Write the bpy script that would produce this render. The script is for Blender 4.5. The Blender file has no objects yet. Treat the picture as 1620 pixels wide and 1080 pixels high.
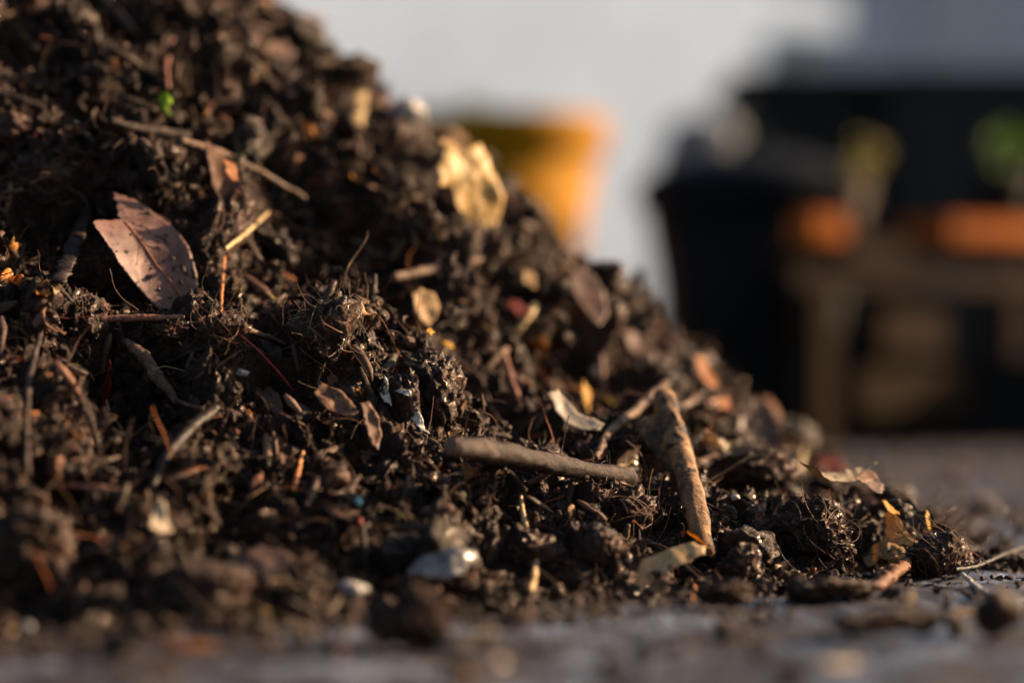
import bpy, math, random
import numpy as np
from mathutils import Vector, Matrix
from mathutils.bvhtree import BVHTree
from mathutils.geometry import delaunay_2d_cdt

rng = np.random.default_rng(7)
random.seed(7)
sc = bpy.context.scene
COL = sc.collection
FPX, CX, CY, CAMZ = 3825.0, 810.0, 540.0, 0.106      # lens of the photograph in its own pixels
HOR = 542.0
FOCUS = 1.086
EL, AZ = math.radians(21), math.radians(23)       # the sun; azimuth from +X towards +Y
SUNV = (math.cos(EL)*math.cos(AZ), math.cos(EL)*math.sin(AZ), math.sin(EL))

# ------------------------------------------------------------------ noise
def _hash(ix, iy, iz, seed):
    h = (ix.astype(np.int64)*374761393 + iy.astype(np.int64)*668265263 + iz.astype(np.int64)*2147483647 + seed*144665) & 0xFFFFFFFF
    h = ((h ^ (h >> 13))*1274126177) & 0xFFFFFFFF
    h = ((h ^ (h >> 16))*2246822519) & 0xFFFFFFFF
    h ^= (h >> 15)
    return (h & 0xFFFFFF)/float(0xFFFFFF)

def vnoise(P, scale, seed=0):
    Q = P*scale
    I = np.floor(Q); f = Q-I; I = I.astype(np.int64)
    f = f*f*f*(f*(f*6-15)+10)
    r = np.zeros(len(P))
    for dx in (0, 1):
        wx = f[:, 0] if dx else 1-f[:, 0]
        for dy in (0, 1):
            wy = f[:, 1] if dy else 1-f[:, 1]
            for dz in (0, 1):
                wz = f[:, 2] if dz else 1-f[:, 2]
                r += wx*wy*wz*_hash(I[:, 0]+dx, I[:, 1]+dy, I[:, 2]+dz, seed)
    return r*2-1

def fbm(P, scale, octv=4, seed=0, gain=.5):
    r = np.zeros(len(P)); a = 1.0; n = 0
    for i in range(octv):
        r += a*vnoise(P, scale*2.03**i, seed+i*17); n += a; a *= gain
    return r/n

def ridged(P, scale, octv=3, seed=0):
    r = np.zeros(len(P)); a = 1.0; n = 0
    for i in range(octv):
        r += a*(1-np.abs(vnoise(P, scale*2.1**i, seed+i*31))*2); n += a; a *= .55
    return r/n

def worley(P, scale, seed=0):
    Q = P*scale
    I = np.floor(Q).astype(np.int64)
    d1 = np.full(len(P), 9.0); ident = np.zeros(len(P))
    for dx in (-1, 0, 1):
        for dy in (-1, 0, 1):
            for dz in (-1, 0, 1):
                a, b, c = I[:, 0]+dx, I[:, 1]+dy, I[:, 2]+dz
                x = a+_hash(a, b, c, seed); y = b+_hash(a, b, c, seed+1); z = c+_hash(a, b, c, seed+2)
                d = (x-Q[:, 0])**2+(y-Q[:, 1])**2+(z-Q[:, 2])**2
                m = d < d1
                d1 = np.where(m, d, d1)
                ident = np.where(m, _hash(a, b, c, seed+3), ident)
    return np.sqrt(d1), ident

def plates(P, scale, seed=0, tilt=.9):
    """broken plates: every cell is a small facet tilted its own way, with a step at its edge"""
    Q = P*scale
    I = np.floor(Q).astype(np.int64)
    d1 = np.full(len(P), 9.0); d2 = np.full(len(P), 9.0); h = np.zeros(len(P))
    for dx in (-1, 0, 1):
        for dy in (-1, 0, 1):
            for dz in (-1, 0, 1):
                a, b, c = I[:, 0]+dx, I[:, 1]+dy, I[:, 2]+dz
                ox = Q[:, 0]-a-_hash(a, b, c, seed); oy = Q[:, 1]-b-_hash(a, b, c, seed+1); oz = Q[:, 2]-c-_hash(a, b, c, seed+2)
                d = ox**2+oy**2+oz**2
                hh = (_hash(a, b, c, seed+3)-.5)+tilt*(ox*(_hash(a, b, c, seed+4)-.5)+oy*(_hash(a, b, c, seed+5)-.5)+oz*(_hash(a, b, c, seed+6)-.5))*2
                m = d < d1
                d2 = np.where(m, d1, np.minimum(d2, d))
                d1 = np.where(m, d, d1)
                h = np.where(m, hh, h)
    crack = np.clip((np.sqrt(d2)-np.sqrt(d1))/.22, 0, 1)
    return h-.35*(1-crack)**2

# ------------------------------------------------------------------ mesh helpers
def make_mesh(name, V, faces, mats=(), tint=None, smooth=True, fmat=None):
    V = np.asarray(V, dtype=np.float32)
    fl = [np.asarray(f, dtype=np.int32) for f in (faces if isinstance(faces, (list, tuple)) else [faces]) if len(f)]
    me = bpy.data.meshes.new(name)
    me.vertices.add(len(V)); me.vertices.foreach_set('co', V.ravel())
    li = np.concatenate([f.ravel() for f in fl])
    tot = np.concatenate([np.full(len(f), f.shape[1], np.int32) for f in fl])
    st = np.concatenate([[0], np.cumsum(tot)[:-1]]).astype(np.int32)
    me.loops.add(len(li)); me.loops.foreach_set('vertex_index', li)
    me.polygons.add(len(tot)); me.polygons.foreach_set('loop_start', st)
    try:
        me.polygons.foreach_set('loop_total', tot)
    except Exception:
        pass
    me.update(calc_edges=True)
    me.polygons.foreach_set('use_smooth', np.full(len(tot), smooth, bool))
    if tint is not None:
        ca = me.color_attributes.new('tint', 'FLOAT_COLOR', 'POINT')
        t = np.ones((len(V), 4), np.float32); t[:, :3] = tint
        ca.data.foreach_set('color', t.ravel())
    for m in mats:
        me.materials.append(m)
    if fmat is not None:
        me.polygons.foreach_set('material_index', np.asarray(fmat, np.int32))
    me.validate()
    return me

def put(name, me, origin=None, parent=None):
    """link a mesh given in world coordinates, its origin moved to `origin`"""
    o = bpy.data.objects.new(name, me); COL.objects.link(o)
    if origin is None:
        origin = Vector((0, 0, 0)) if parent is None else Vector(parent['_o'])
    origin = Vector(origin)
    me.transform(Matrix.Translation(-origin))
    if parent is not None:
        o.parent = parent
        po = Vector(parent['_o'])
        o.location = origin-po
    else:
        o.location = origin
    o['_o'] = tuple(origin)
    return o

def tag(o, label, cat, group=None, kind=None):
    if label: o['label'] = label
    if cat: o['category'] = cat
    if group: o['group'] = group
    if kind: o['kind'] = kind
    return o

def thing(name, loc, label, cat, group=None):
    o = bpy.data.objects.new(name, None); COL.objects.link(o)
    o.location = loc; o['_o'] = tuple(loc); o.empty_display_size = .01
    return tag(o, label, cat, group)

def unit(v):
    v = np.asarray(v, float); return v/np.linalg.norm(v)

_ICO = {}
def ico(n):
    if n not in _ICO:
        import bmesh
        bm = bmesh.new(); bmesh.ops.create_icosphere(bm, subdivisions=n, radius=1)
        V = np.array([v.co[:] for v in bm.verts]); F = np.array([[v.index for v in f.verts] for f in bm.faces]); bm.free()
        _ICO[n] = (V, F)
    return _ICO[n]

def rand_rot(n):
    q = rng.normal(size=(n, 4)); q /= np.linalg.norm(q, axis=1)[:, None]
    w, x, y, z = q.T
    return np.stack([np.stack([1-2*(y*y+z*z), 2*(x*y-z*w), 2*(x*z+y*w)], -1),
                     np.stack([2*(x*y+z*w), 1-2*(x*x+z*z), 2*(y*z-x*w)], -1),
                     np.stack([2*(x*z-y*w), 2*(y*z+x*w), 1-2*(x*x+y*y)], -1)], 1)

# ------------------------------------------------------------------ materials
def nt(m):
    m.use_nodes = True
    t = m.node_tree; t.nodes.clear()
    return t

class NB:
    """small node-building helper"""
    def __init__(s, name):
        s.m = bpy.data.materials.new(name); s.t = nt(s.m); s.n = s.t.nodes; s.l = s.t.links
        s.out = s.n.new('ShaderNodeOutputMaterial'); s.b = s.n.new('ShaderNodeBsdfPrincipled')
        s.l.new(s.b.outputs[0], s.out.inputs[0])
        s.tc = s.n.new('ShaderNodeTexCoord')
    def set(s, k, v):
        i = s.b.inputs[k]
        if hasattr(v, 'is_linked') or hasattr(v, 'links'): s.l.new(v, i)
        else: i.default_value = v
    def noise(s, scale, detail=6, rough=.6, dist=0.0, stretch=None, coord='Object'):
        v = s.tc.outputs[coord]
        if stretch:
            mp = s.n.new('ShaderNodeMapping'); mp.inputs['Scale'].default_value = stretch
            s.l.new(v, mp.inputs[0]); v = mp.outputs[0]
        x = s.n.new('ShaderNodeTexNoise'); x.inputs['Scale'].default_value = scale
        x.inputs['Detail'].default_value = detail; x.inputs['Roughness'].default_value = rough; x.inputs['Distortion'].default_value = dist
        s.l.new(v, x.inputs['Vector']); return x.outputs['Fac']
    def voro(s, scale, feature='F1'):
        x = s.n.new('ShaderNodeTexVoronoi'); x.feature = feature; x.inputs['Scale'].default_value = scale
        s.l.new(s.tc.outputs['Object'], x.inputs['Vector']); return x.outputs['Distance']
    def ramp(s, fac, stops):
        r = s.n.new('ShaderNodeValToRGB'); e = r.color_ramp.elements
        while len(e) < len(stops): e.new(.5)
        for k, (p, c) in enumerate(stops):
            e[k].position = p
            e[k].color = (c, c, c, 1) if not hasattr(c, '__len__') else (*c[:3], 1)
        s.l.new(fac, r.inputs[0]); return r.outputs[0]
    def mix(s, fac, a, b, mode='MIX'):
        x = s.n.new('ShaderNodeMix'); x.data_type = 'RGBA'; x.blend_type = mode
        for idx, v in ((0, fac), (6, a), (7, b)):
            if hasattr(v, 'links'): s.l.new(v, x.inputs[idx])
            else:
                x.inputs[idx].default_value = v if idx == 0 else ((*v[:3], 1) if hasattr(v, '__len__') else (v, v, v, 1))
        return x.outputs[2]
    def attr(s, name):
        a = s.n.new('ShaderNodeAttribute'); a.attribute_name = name; return a.outputs['Color']
    def bump(s, h, dist, strength=1.0, prev=None):
        b = s.n.new('ShaderNodeBump'); b.inputs['Distance'].default_value = dist; b.inputs['Strength'].default_value = strength
        s.l.new(h, b.inputs['Height'])
        if prev is not None: s.l.new(prev, b.inputs['Normal'])
        return b.outputs[0]
    def translucent(s, col, amount, normal=None):
        tr = s.n.new('ShaderNodeBsdfTranslucent')
        if hasattr(col, 'links'): s.l.new(col, tr.inputs[0])
        else: tr.inputs[0].default_value = (*col, 1)
        mx = s.n.new('ShaderNodeMixShader'); mx.inputs[0].default_value = amount
        s.l.new(s.b.outputs[0], mx.inputs[1]); s.l.new(tr.outputs[0], mx.inputs[2]); s.l.new(mx.outputs[0], s.out.inputs[0])

def soil_material(name, gain=1.0, use_tint=False, wet=1.0):
    n = NB(name)
    a = n.noise(60, 8, .68); b = n.noise(420, 6, .65)
    g = gain
    c1 = n.ramp(a, [(.30, (.0046*g, .0023*g, .0019*g)), (.45, (.0145*g, .0064*g, .0046*g)), (.57, (.047*g, .0200*g, .0122*g)), (.69, (.155*g, .064*g, .032*g))])
    c2 = n.ramp(b, [(.36, .35), (.52, 1.0), (.66, 2.3)])
    c = n.mix(1.0, c1, c2, 'MULTIPLY')
    if use_tint:
        c = n.mix(1.0, n.mix(1.0, n.attr('tint'), (.90, .82, .76), 'MULTIPLY'), c2, 'MULTIPLY')
    n.set('Base Color', c)
    n.set('Roughness', n.ramp(n.noise(260, 4, .6), [(.41, .13), (.47, .38), (.54, .92)]))
    n.set('Specular IOR Level', .5*wet); n.set('Specular Tint', (1.0, .80, .67, 1))
    h = n.mix(.5, n.noise(800, 7, .75), n.noise(2600, 3, .6))
    n.set('Normal', n.bump(h, .0016, 1.0))
    return n.m

def bark_material(name, c1, c2, c3=None, scale=140, rough=.65, bump=.0006, spec=.18, stretch=None, patch=None):
    n = NB(name)
    a = n.noise(scale, 7, .65, .4, stretch); b = n.noise(scale*5, 5, .65, 0, stretch)
    c = n.ramp(a, [(.34, c1), (.52, c2), (.66, c3 or c2)])
    c = n.mix(1.0, c, n.ramp(b, [(.3, .5), (.6, 1.15)]), 'MULTIPLY')
    if patch:
        c = n.mix(n.ramp(n.noise(95, 8, .72, .5), [(patch, 0.0), (patch+.05, 1.0)]), c, (.018, .012, .010))
    n.set('Base Color', c)
    n.set('Roughness', n.ramp(a, [(.3, rough-.15), (.7, rough+.1)]))
    n.set('Specular IOR Level', spec)
    n.set('Normal', n.bump(n.mix(.5, a, b), bump, 1.0))
    return n.m

def leaf_material(name, c1, c2, spots=0.0, transl=.25, rough=.6, scale=90, spotcol=(.016, .011, .008), glow=None, dirt=.10):
    n = NB(name)
    a = n.noise(scale, 7, .62, .3); f = n.noise(900, 4, .6)
    c = n.ramp(a, [(.32, c1), (.66, c2)])
    c = n.mix(1.0, c, n.ramp(f, [(.3, .72), (.7, 1.2)]), 'MULTIPLY')
    spots = max(spots, dirt)
    if spots > 0:
        s = n.noise(130, 7, .72, .25)
        c = n.mix(n.ramp(s, [(.66-spots, 0.0), (.70-spots, 1.0)]), c, spotcol)
    n.set('Base Color', c); n.set('Roughness', rough); n.set('Specular IOR Level', .25)
    n.set('Normal', n.bump(n.mix(.5, a, f), .0006, .7))
    if transl > 0:
        n.translucent(c if glow is None else glow, transl)
    return n.m

def plain_material(name, col, rough=.45, var=.25, scale=12, bump=.0, spec=.5, scale2=90):
    n = NB(name)
    a = n.noise(scale, 6, .6)
    c = n.ramp(a, [(.3, tuple(x*(1-var) for x in col)), (.7, tuple(min(1, x*(1+var)) for x in col))])
    c = n.mix(1.0, c, n.ramp(n.noise(scale2, 4, .6), [(.3, 1-var*.5), (.7, 1+var*.3)]), 'MULTIPLY')
    n.set('Base Color', c)
    n.set('Roughness', n.ramp(a, [(.3, max(.05, rough-.1)), (.7, min(1, rough+.12))])); n.set('Specular IOR Level', spec)
    if bump: n.set('Normal', n.bump(n.noise(scale2*2, 5, .6), bump, .6))
    return n.m

def tint_material(name, rough=.6, transl=0.0, bump=.0004):
    n = NB(name)
    c = n.mix(1.0, n.attr('tint'), n.ramp(n.noise(700, 4, .6), [(.3, .6), (.7, 1.35)]), 'MULTIPLY')
    n.set('Base Color', c)
    n.set('Roughness', n.ramp(n.noise(300, 3, .5), [(.35, rough-.25), (.55, rough+.15)])); n.set('Specular IOR Level', .25); n.set('Specular Tint', (1.0, .82, .70, 1))
    n.set('Normal', n.bump(n.noise(1500, 4, .6), bump, .8))
    if transl: n.translucent(c, transl)
    return n.m

M_SOIL = soil_material('dark_damp_compost', .84)
M_CLOD = soil_material('clod_soil', .88)
M_CRUMB = soil_material('crumb_soil', 1.0, use_tint=True)
M_FLAKE = tint_material('rotting_leaf_flakes', .6, .22)
M_FIBRE = tint_material('root_fibre', .62, .0)

# ------------------------------------------------------------------ the heap
HC = np.array([-.256, 1.42]); HR, HH = .497, .403

def cone(x, y):
    dx, dy = x-HC[0], y-HC[1]
    r = np.sqrt(dx*dx+dy*dy)+1e-9
    ang = np.arctan2(dy, dx)
    R = HR+.035*np.clip(-(dx/r)*.6-(dy/r)*.8, 0, 1)            # a little longer towards the left front
    s = np.sqrt(r*r+.03**2)
    z = HH*(1-s/R)-.015*np.exp(-((r/R-.80)/.17)**2)*np.clip(dx/r*1.4+.1, 0, 1)
    # spread foot
    z = np.where(z < .022, .022*np.exp((z-.022)/.022)-.008*np.clip((.022-z)/.05, 0, 1.4), z)
    # low toe of the heap running out to the right front
    ax_, ay_, bx_, by_ = .045, 1.098, .205, 1.168
    t = np.clip(((x-ax_)*(bx_-ax_)+(y-ay_)*(by_-ay_))/((bx_-ax_)**2+(by_-ay_)**2), 0, 1)
    q = np.hypot(x-(ax_+t*(bx_-ax_)), y-(ay_+t*(by_-ay_)))
    z2 = (.052-.026*t)*np.exp(-(q/.046)**2)-.011
    k_ = .006
    m_ = np.maximum(z, z2)
    z = m_+k_*np.log(np.exp((z-m_)/k_)+np.exp((z2-m_)/k_))-k_*.1
    return z, dx/r, dy/r

def disp(P):
    """clods, cracks, hollows and grain of the heap, metres along the normal"""
    W = P+np.stack([vnoise(P, 26, 3), vnoise(P, 26, 4), vnoise(P, 26, 5)], 1)*.011+np.stack([vnoise(P, 90, 13), vnoise(P, 90, 14), vnoise(P, 90, 15)], 1)*.004
    d = .013*fbm(P, 9, 3, 21)-.0100
    d -= .038*np.clip(vnoise(P, 19, 77)*1.7-.40, 0, 1)            # hollows
    d -= .020*np.clip(vnoise(P, 44, 78)*1.8-.50, 0, 1)
    f, ident = worley(W, 23, 100)
    d += .023*(np.sqrt(np.clip(1-(f/.85)**2, 0, 1))-.5)*(.3+1.0*ident)
    d += .0072*plates(W, 48, 200)
    f, ident = worley(W, 62, 210)
    d += .0080*(np.sqrt(np.clip(1-(f/.85)**2, 0, 1))-.5)*(.3+1.0*ident)
    d += .0034*plates(W, 112, 300)*(.8+.6*vnoise(P, 30, 9))
    f, ident = worley(W, 150, 310)
    d += .0034*(np.sqrt(np.clip(1-(f/.85)**2, 0, 1))-.5)*(.3+1.0*ident)
    d += .0020*plates(W, 260, 400)
    S = P*np.array([1, 1, 1.0])+np.stack([vnoise(P, 45, 23), vnoise(P, 45, 24), vnoise(P, 45, 25)], 1)*.006
    d += .0024*ridged(S*np.array([1, .45, 1.3]), 230, 3, 55)
    d += .0016*fbm(P, 480, 2, 66)
    return d

def axis(lo, a, b, hi, fine, n_lo, n_hi):
    return np.concatenate([np.linspace(lo, a, n_lo, endpoint=False), np.arange(a, b, fine), np.linspace(b, hi, n_hi)])
gx = axis(-.86, -.37, .335, .42, .00105, 34, 10)
gy = axis(.80, .845, 1.46, 2.02, .00105, 6, 46)
X, Y = np.meshgrid(gx, gy)
Z, nx, ny = cone(X.ravel(), Y.ravel())
P0 = np.stack([X.ravel(), Y.ravel(), Z], 1)
e = .002
zx = (cone(X.ravel()+e, Y.ravel())[0]-cone(X.ravel()-e, Y.ravel())[0])/(2*e)
zy = (cone(X.ravel(), Y.ravel()+e)[0]-cone(X.ravel(), Y.ravel()-e)[0])/(2*e)
N0 = np.stack([-zx, -zy, np.ones_like(zx)], 1); N0 /= np.linalg.norm(N0, axis=1)[:, None]
foot = np.clip((Z+.012)/.035, 0.0, 1.0)
D = disp(P0)
HV = P0+N0*(D*(.12+.88*foot))[:, None]
nyv, nxv = X.shape
idx = np.arange(nyv*nxv).reshape(nyv, nxv)
HF = np.stack([idx[:-1, :-1], idx[:-1, 1:], idx[1:, 1:], idx[1:, :-1]], -1).reshape(-1, 4)
keep = (HV[HF][:, :, 2].max(1) > -.012)
HFk = HF[keep]
used = np.zeros(len(HV), bool); used[HFk.ravel()] = True
remap = np.cumsum(used)-1
heap = put('compost_heap', make_mesh('compost_heap', HV[used], [remap[HFk]], [M_SOIL]), HC.tolist()+[0])
tag(heap, 'big dark brown heap of damp crumbly compost filling the left side', 'compost heap')
# surface normals of the heap grid
G = HV.reshape(nyv, nxv, 3)
tu = np.gradient(G, axis=1); tv = np.gradient(G, axis=0)
HN = np.cross(tu, tv).reshape(-1, 3); HN /= np.linalg.norm(HN, axis=1)[:, None]+1e-12
BVH = BVHTree.FromPolygons([tuple(v) for v in HV[used].tolist()], [tuple(f) for f in remap[HFk].tolist()])

CAM = Vector((0, 0, CAMZ))
def ray(px, py):
    return Vector(((px-CX)/FPX, 1.0, -(py-HOR)/FPX))
def at(px, py, d):
    return np.array(CAM+ray(px, py)*d)
def surf(px, py, radius=0):
    """distance (along Y) at which the line of sight meets the heap or the ground"""
    best = []
    for ox, oy in ((0, 0),) if radius == 0 else ((0, 0), (radius, 0), (-radius, 0), (0, radius), (0, -radius)):
        r = ray(px+ox, py+oy)
        h = BVH.ray_cast(CAM, r.normalized(), 5)
        d = h[0].y if h[0] is not None else None
        g = CAMZ*FPX/(py+oy-HOR) if py+oy > HOR+5 else None
        c = [q for q in (d, g) if q is not None]
        if c: best.append(min(c))
    return min(best) if best else FALLBACK(px, py)
def FALLBACK(px, py):
    # beyond the skyline of the heap: the distance of the slope beside it
    for k in range(1, 60):
        r = ray(px-4*k, py+3*k)
        h = BVH.ray_cast(CAM, r.normalized(), 5)
        if h[0] is not None: return h[0].y
    return 1.4
def pxof(P):
    return CX+FPX*P[:, 0]/P[:, 1], HOR-FPX*(P[:, 2]-CAMZ)/P[:, 1]

HERO = []          # sample points of every named object: litter keeps clear of them
def note(V, k=160):
    V = np.asarray(V)
    HERO.append(V if len(V) <= k else V[rng.choice(len(V), k, replace=False)])

# ------------------------------------------------------------------ builders of single finds
def catmull(pts, step):
    pts = np.asarray(pts, float)
    if len(pts) == 2:
        n = max(2, int(np.linalg.norm(pts[1]-pts[0])/step))
        return pts[0]+(pts[1]-pts[0])*np.linspace(0, 1, n+1)[:, None], np.linspace(0, 1, n+1)
    Q = np.vstack([2*pts[0]-pts[1], pts, 2*pts[-1]-pts[-2]])
    out, par = [], []
    m = len(pts)-1
    for i in range(m):
        a, b, c, d = Q[i:i+4]
        n = max(2, int(np.linalg.norm(c-b)/step))
        for t in np.arange(n)/n:
            out.append(.5*((2*b)+(-a+c)*t+(2*a-5*b+4*c-d)*t*t+(-a+3*b-3*c+d)*t**3)); par.append((i+t)/m)
    out.append(pts[-1]); par.append(1.0)
    return np.array(out), np.array(par)

def tube(path, rad, sides=12, rough=.12, seed=0, flat=1.0):
    """closed tube with knobbly bark along a path"""
    n = len(path)
    T = np.gradient(path, axis=0); T /= np.linalg.norm(T, axis=1)[:, None]+1e-12
    up = np.array([.13, -.31, .94])
    A = np.cross(T, up); A /= np.linalg.norm(A, axis=1)[:, None]+1e-12
    B = np.cross(A, T)
    th = np.arange(sides)/sides*2*math.pi
    ring = A[:, None, :]*np.cos(th)[None, :, None]+B[:, None, :]*(np.sin(th)*flat)[None, :, None]
    base = path[:, None, :]+ring*rad[:, None, None]
    R = base.reshape(-1, 3)
    rr = np.repeat(rad, sides)
    k = 1+rough*(fbm(R, .9/max(rad.max(), 2e-4), 3, seed)*1.3+.5*ridged(R, 2.2/max(rad.max(), 2e-4), 2, seed+5)-.25)
    if sides >= 18:                       # bark furrows running along the stick
        s_ = np.repeat(np.concatenate([[0], np.cumsum(np.linalg.norm(np.diff(path, axis=0), axis=1))]), sides)/max(rad.max(), 1e-4)
        tt = np.tile(th, n)
        Q_ = np.stack([np.cos(tt)*3.2, np.sin(tt)*3.2, s_*.55+seed], 1)
        k = k-.085*np.clip(ridged(Q_, 1.0, 3, seed+2), 0, 1)**2+.05*vnoise(Q_*np.array([.4, .4, .5]), 1.0, seed+8)
    V = np.repeat(path, sides, 0)+ring.reshape(-1, 3)*(rr*k)[:, None]
    i = np.arange(n-1)[:, None]*sides; j = np.arange(sides)[None, :]; j2 = (j+1) % sides
    F = np.stack([i+j, i+j2, i+sides+j2, i+sides+j], -1).reshape(-1, 4)
    # ragged capped ends
    V = np.vstack([V, path[0]-T[0]*rad[0]*.15, path[-1]+T[-1]*rad[-1]*.15])
    c0, c1 = n*sides, n*sides+1
    jj = np.arange(sides); jn = (jj+1) % sides
    F3 = np.vstack([np.stack([jn, jj, np.full(sides, c0)], -1), np.stack([(n-1)*sides+jj, (n-1)*sides+jn, np.full(sides, c1)], -1)])
    return V, [F, F3]

def lay(pts, wpx, lift=.6, follow=False, dd=0.0, tilt=0.0):
    """depths for a stick seen along the given photo points, lying on the heap"""
    ds = np.array([surf(x, y, max(2, w*.5)) for (x, y), w in zip(pts, wpx)])
    if not follow:
        t = np.linspace(0, 1, len(pts))
        if len(pts) > 2:
            a = np.polyfit(t, ds, 1)
        else:
            a = np.array([ds[1]-ds[0], ds[0]])
        a[0] = np.clip(a[0], -.12, .12)
        lin = np.polyval(a, t); lin += min(0, (ds-lin).min())*.75
        ds = lin
    ds = ds+dd
    r = np.array([w*.5*d/FPX for w, d in zip(wpx, ds)])
    return np.array([at(x, y, d-q*lift) for (x, y), d, q in zip(pts, ds, r)]), r

def stick(name, label, cat, pts, wpx, mat, lift=.6, rough=.14, group=None, parent=None, follow=False, sides=None, dd=0.0, flat=1.0, step=None, seed=None):
    if not hasattr(wpx, '__len__'): wpx = [wpx]*len(pts)
    P, r = lay(pts, wpx, lift, follow, dd)
    st = step or max(.0007, min(.003, r.mean()*.5))
    path, par = catmull(P, st)
    rad = np.interp(par, np.linspace(0, 1, len(r)), r)
    sd = sum(map(ord, label or name)) if seed is None else seed
    w = r.mean()*.35
    path = path+np.stack([vnoise(path, .12/w if w > 0 else 50, sd+k) for k in range(3)], 1)*w*.8
    V, F = tube(path, rad, sides or (18 if r.max() > .002 else 9), rough, sd, flat)
    o = put(name, make_mesh(name, V, F, [mat]), (path[len(path)//2] if parent is None else None), parent)
    if parent is None: tag(o, label, cat, group)
    elif label: o['label'] = label
    note(path, 60)
    return o

def plane_basis(n):
    n = unit(n); u = np.cross(n, [0, 0, 1.0])
    if np.linalg.norm(u) < .05: u = np.array([1.0, 0, 0])
    u = unit(u); return u, np.cross(n, u), n

def sheet(outline, n, center=None, off=.002, dist=None, curl=(0, 0), wrinkle=.0006, spacing=.0012, thick=.00025, ragged=.25, seed=1, hole=None, fold=0.0, sunlit=0.0, seen=0.0):
    """a thin torn sheet (leaf, peel, flake) whose outline is seen at the given photo points, standing in a real tilted plane"""
    out = np.asarray(outline, float)
    c = out.mean(0) if center is None else np.asarray(center, float)
    d = (surf(c[0], c[1], 5) if dist is None else dist)
    u, v, n = plane_basis(n)
    C = at(c[0], c[1], d)+n*off
    cam = np.array(CAM)
    pts = []
    for x, y in out:
        r = np.array(ray(x, y)); t = np.dot(C-cam, n)/np.dot(r, n); pts.append(cam+r*t)
    pts = np.array(pts); Q = np.stack([(pts-C)@u, (pts-C)@v], 1)
    # resample boundary
    B = []
    for a, b in zip(Q, np.roll(Q, -1, 0)):
        m = max(1, int(np.linalg.norm(b-a)/spacing))
        for k in range(m): B.append(a+(b-a)*k/m)
    B = np.array(B)
    J = np.stack([B[:, 0], B[:, 1], np.full(len(B), seed*.37)], 1)
    B = B+np.stack([vnoise(J, .35/spacing, seed+1), vnoise(J, .35/spacing, seed+2)], 1)*spacing*ragged*2
    lo, hi = B.min(0), B.max(0)
    g = np.stack(np.meshgrid(np.arange(lo[0], hi[0], spacing), np.arange(lo[1], hi[1], spacing)), -1).reshape(-1, 2)
    g = g+rng.uniform(-.25, .25, g.shape)*spacing
    def inside(p, poly):
        r = np.zeros(len(p), bool)
        for a, b in zip(poly, np.roll(poly, -1, 0)):
            cnd = ((a[1] > p[:, 1]) != (b[1] > p[:, 1]))
            xx = (b[0]-a[0])*(p[:, 1]-a[1])/((b[1]-a[1])+1e-15)+a[0]
            r ^= cnd & (p[:, 0] < xx)
        return r
    g = g[inside(g, B)]
    if len(g):
        dm = np.min(np.linalg.norm(g[:, None, :]-B[None, :, :], axis=2), 1); g = g[dm > spacing*.45]
    A = np.vstack([B, g]); nb = len(B)
    res = delaunay_2d_cdt([Vector(p) for p in A.tolist()], [(i, (i+1) % nb) for i in range(nb)], [list(range(nb))], 1, 1e-9)
    V2 = np.array([p[:] for p in res[0]]); F = np.array([f for f in res[2] if len(f) == 3], int)
    tri = V2[F].mean(1); F = F[inside(tri, B)]
    L = np.abs(V2).max()
    w = curl[0]*V2[:, 0]**2+curl[1]*V2[:, 1]**2-fold*np.abs(V2[:, 0])
    W3 = np.stack([V2[:, 0], V2[:, 1], np.full(len(V2), seed*1.7)], 1)
    w = w+wrinkle*(fbm(W3, .9/L, 3, seed+9)*2.2+.35*fbm(W3, 5/L, 2, seed+4))
    nn = np.cross(V2[F[:, 1]]-V2[F[:, 0]], V2[F[:, 2]]-V2[F[:, 0]])
    F = np.where((nn < 0)[:, None], F[:, ::-1], F)
    T = C+V2[:, :1]*u+V2[:, 1:2]*v+w[:, None]*n
    if seen:
        rc = np.array(ray(c[0], c[1])); sel = T[::max(1, len(T)//80)]
        for k in range(int(seen/.004)):
            hid = 0
            for p in sel:
                dv = Vector(p)-CAM; h = BVH.ray_cast(CAM, dv.normalized(), dv.length-.002)
                hid += h[0] is not None
            if hid < .12*len(sel): break
            T = T-rc*.004; sel = sel-rc*.004
    if sunlit:
        # bring it forward out of the shade of the lumps beside it
        for k in range(int(sunlit/.003)):
            see = sum(BVH.ray_cast(Vector(p)+Vector(SUNV)*.004, Vector(SUNV), .5)[0] is None for p in T[::max(1, len(T)//60)])
            if see >= .82*len(T[::max(1, len(T)//60)]): break
            T = T+np.array([0.0, -.0028, 0.0011])
        C = C+(T[0]-(C+V2[0, 0]*u+V2[0, 1]*v+w[0]*n))
    Bt = T-n*thick
    m = len(T)
    ed = np.vstack([F[:, [0, 1]], F[:, [1, 2]], F[:, [2, 0]]])
    key = {(a, b) for a, b in ed.tolist()}
    rim = np.array([(a, b) for a, b in ed.tolist() if (b, a) not in key], int).reshape(-1, 2)
    S = np.stack([rim[:, 1], rim[:, 0], rim[:, 0]+m, rim[:, 1]+m], -1)
    return np.vstack([T, Bt]), [np.vstack([F, F[:, ::-1]+m]), S], C, (u, v, n)

TOCAM = np.array([0, -1.0, 0])
def leaf(name, label, cat, outline, mat, n=(0, -.8, .6), group=None, **kw):
    kw.setdefault('seed', sum(map(ord, label)) % 997)
    V, F, C, _ = sheet(outline, n, **kw)
    o = put(name, make_mesh(name, V, F, [mat]), C)
    tag(o, label, cat, group); note(V, 240)
    return o

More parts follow.
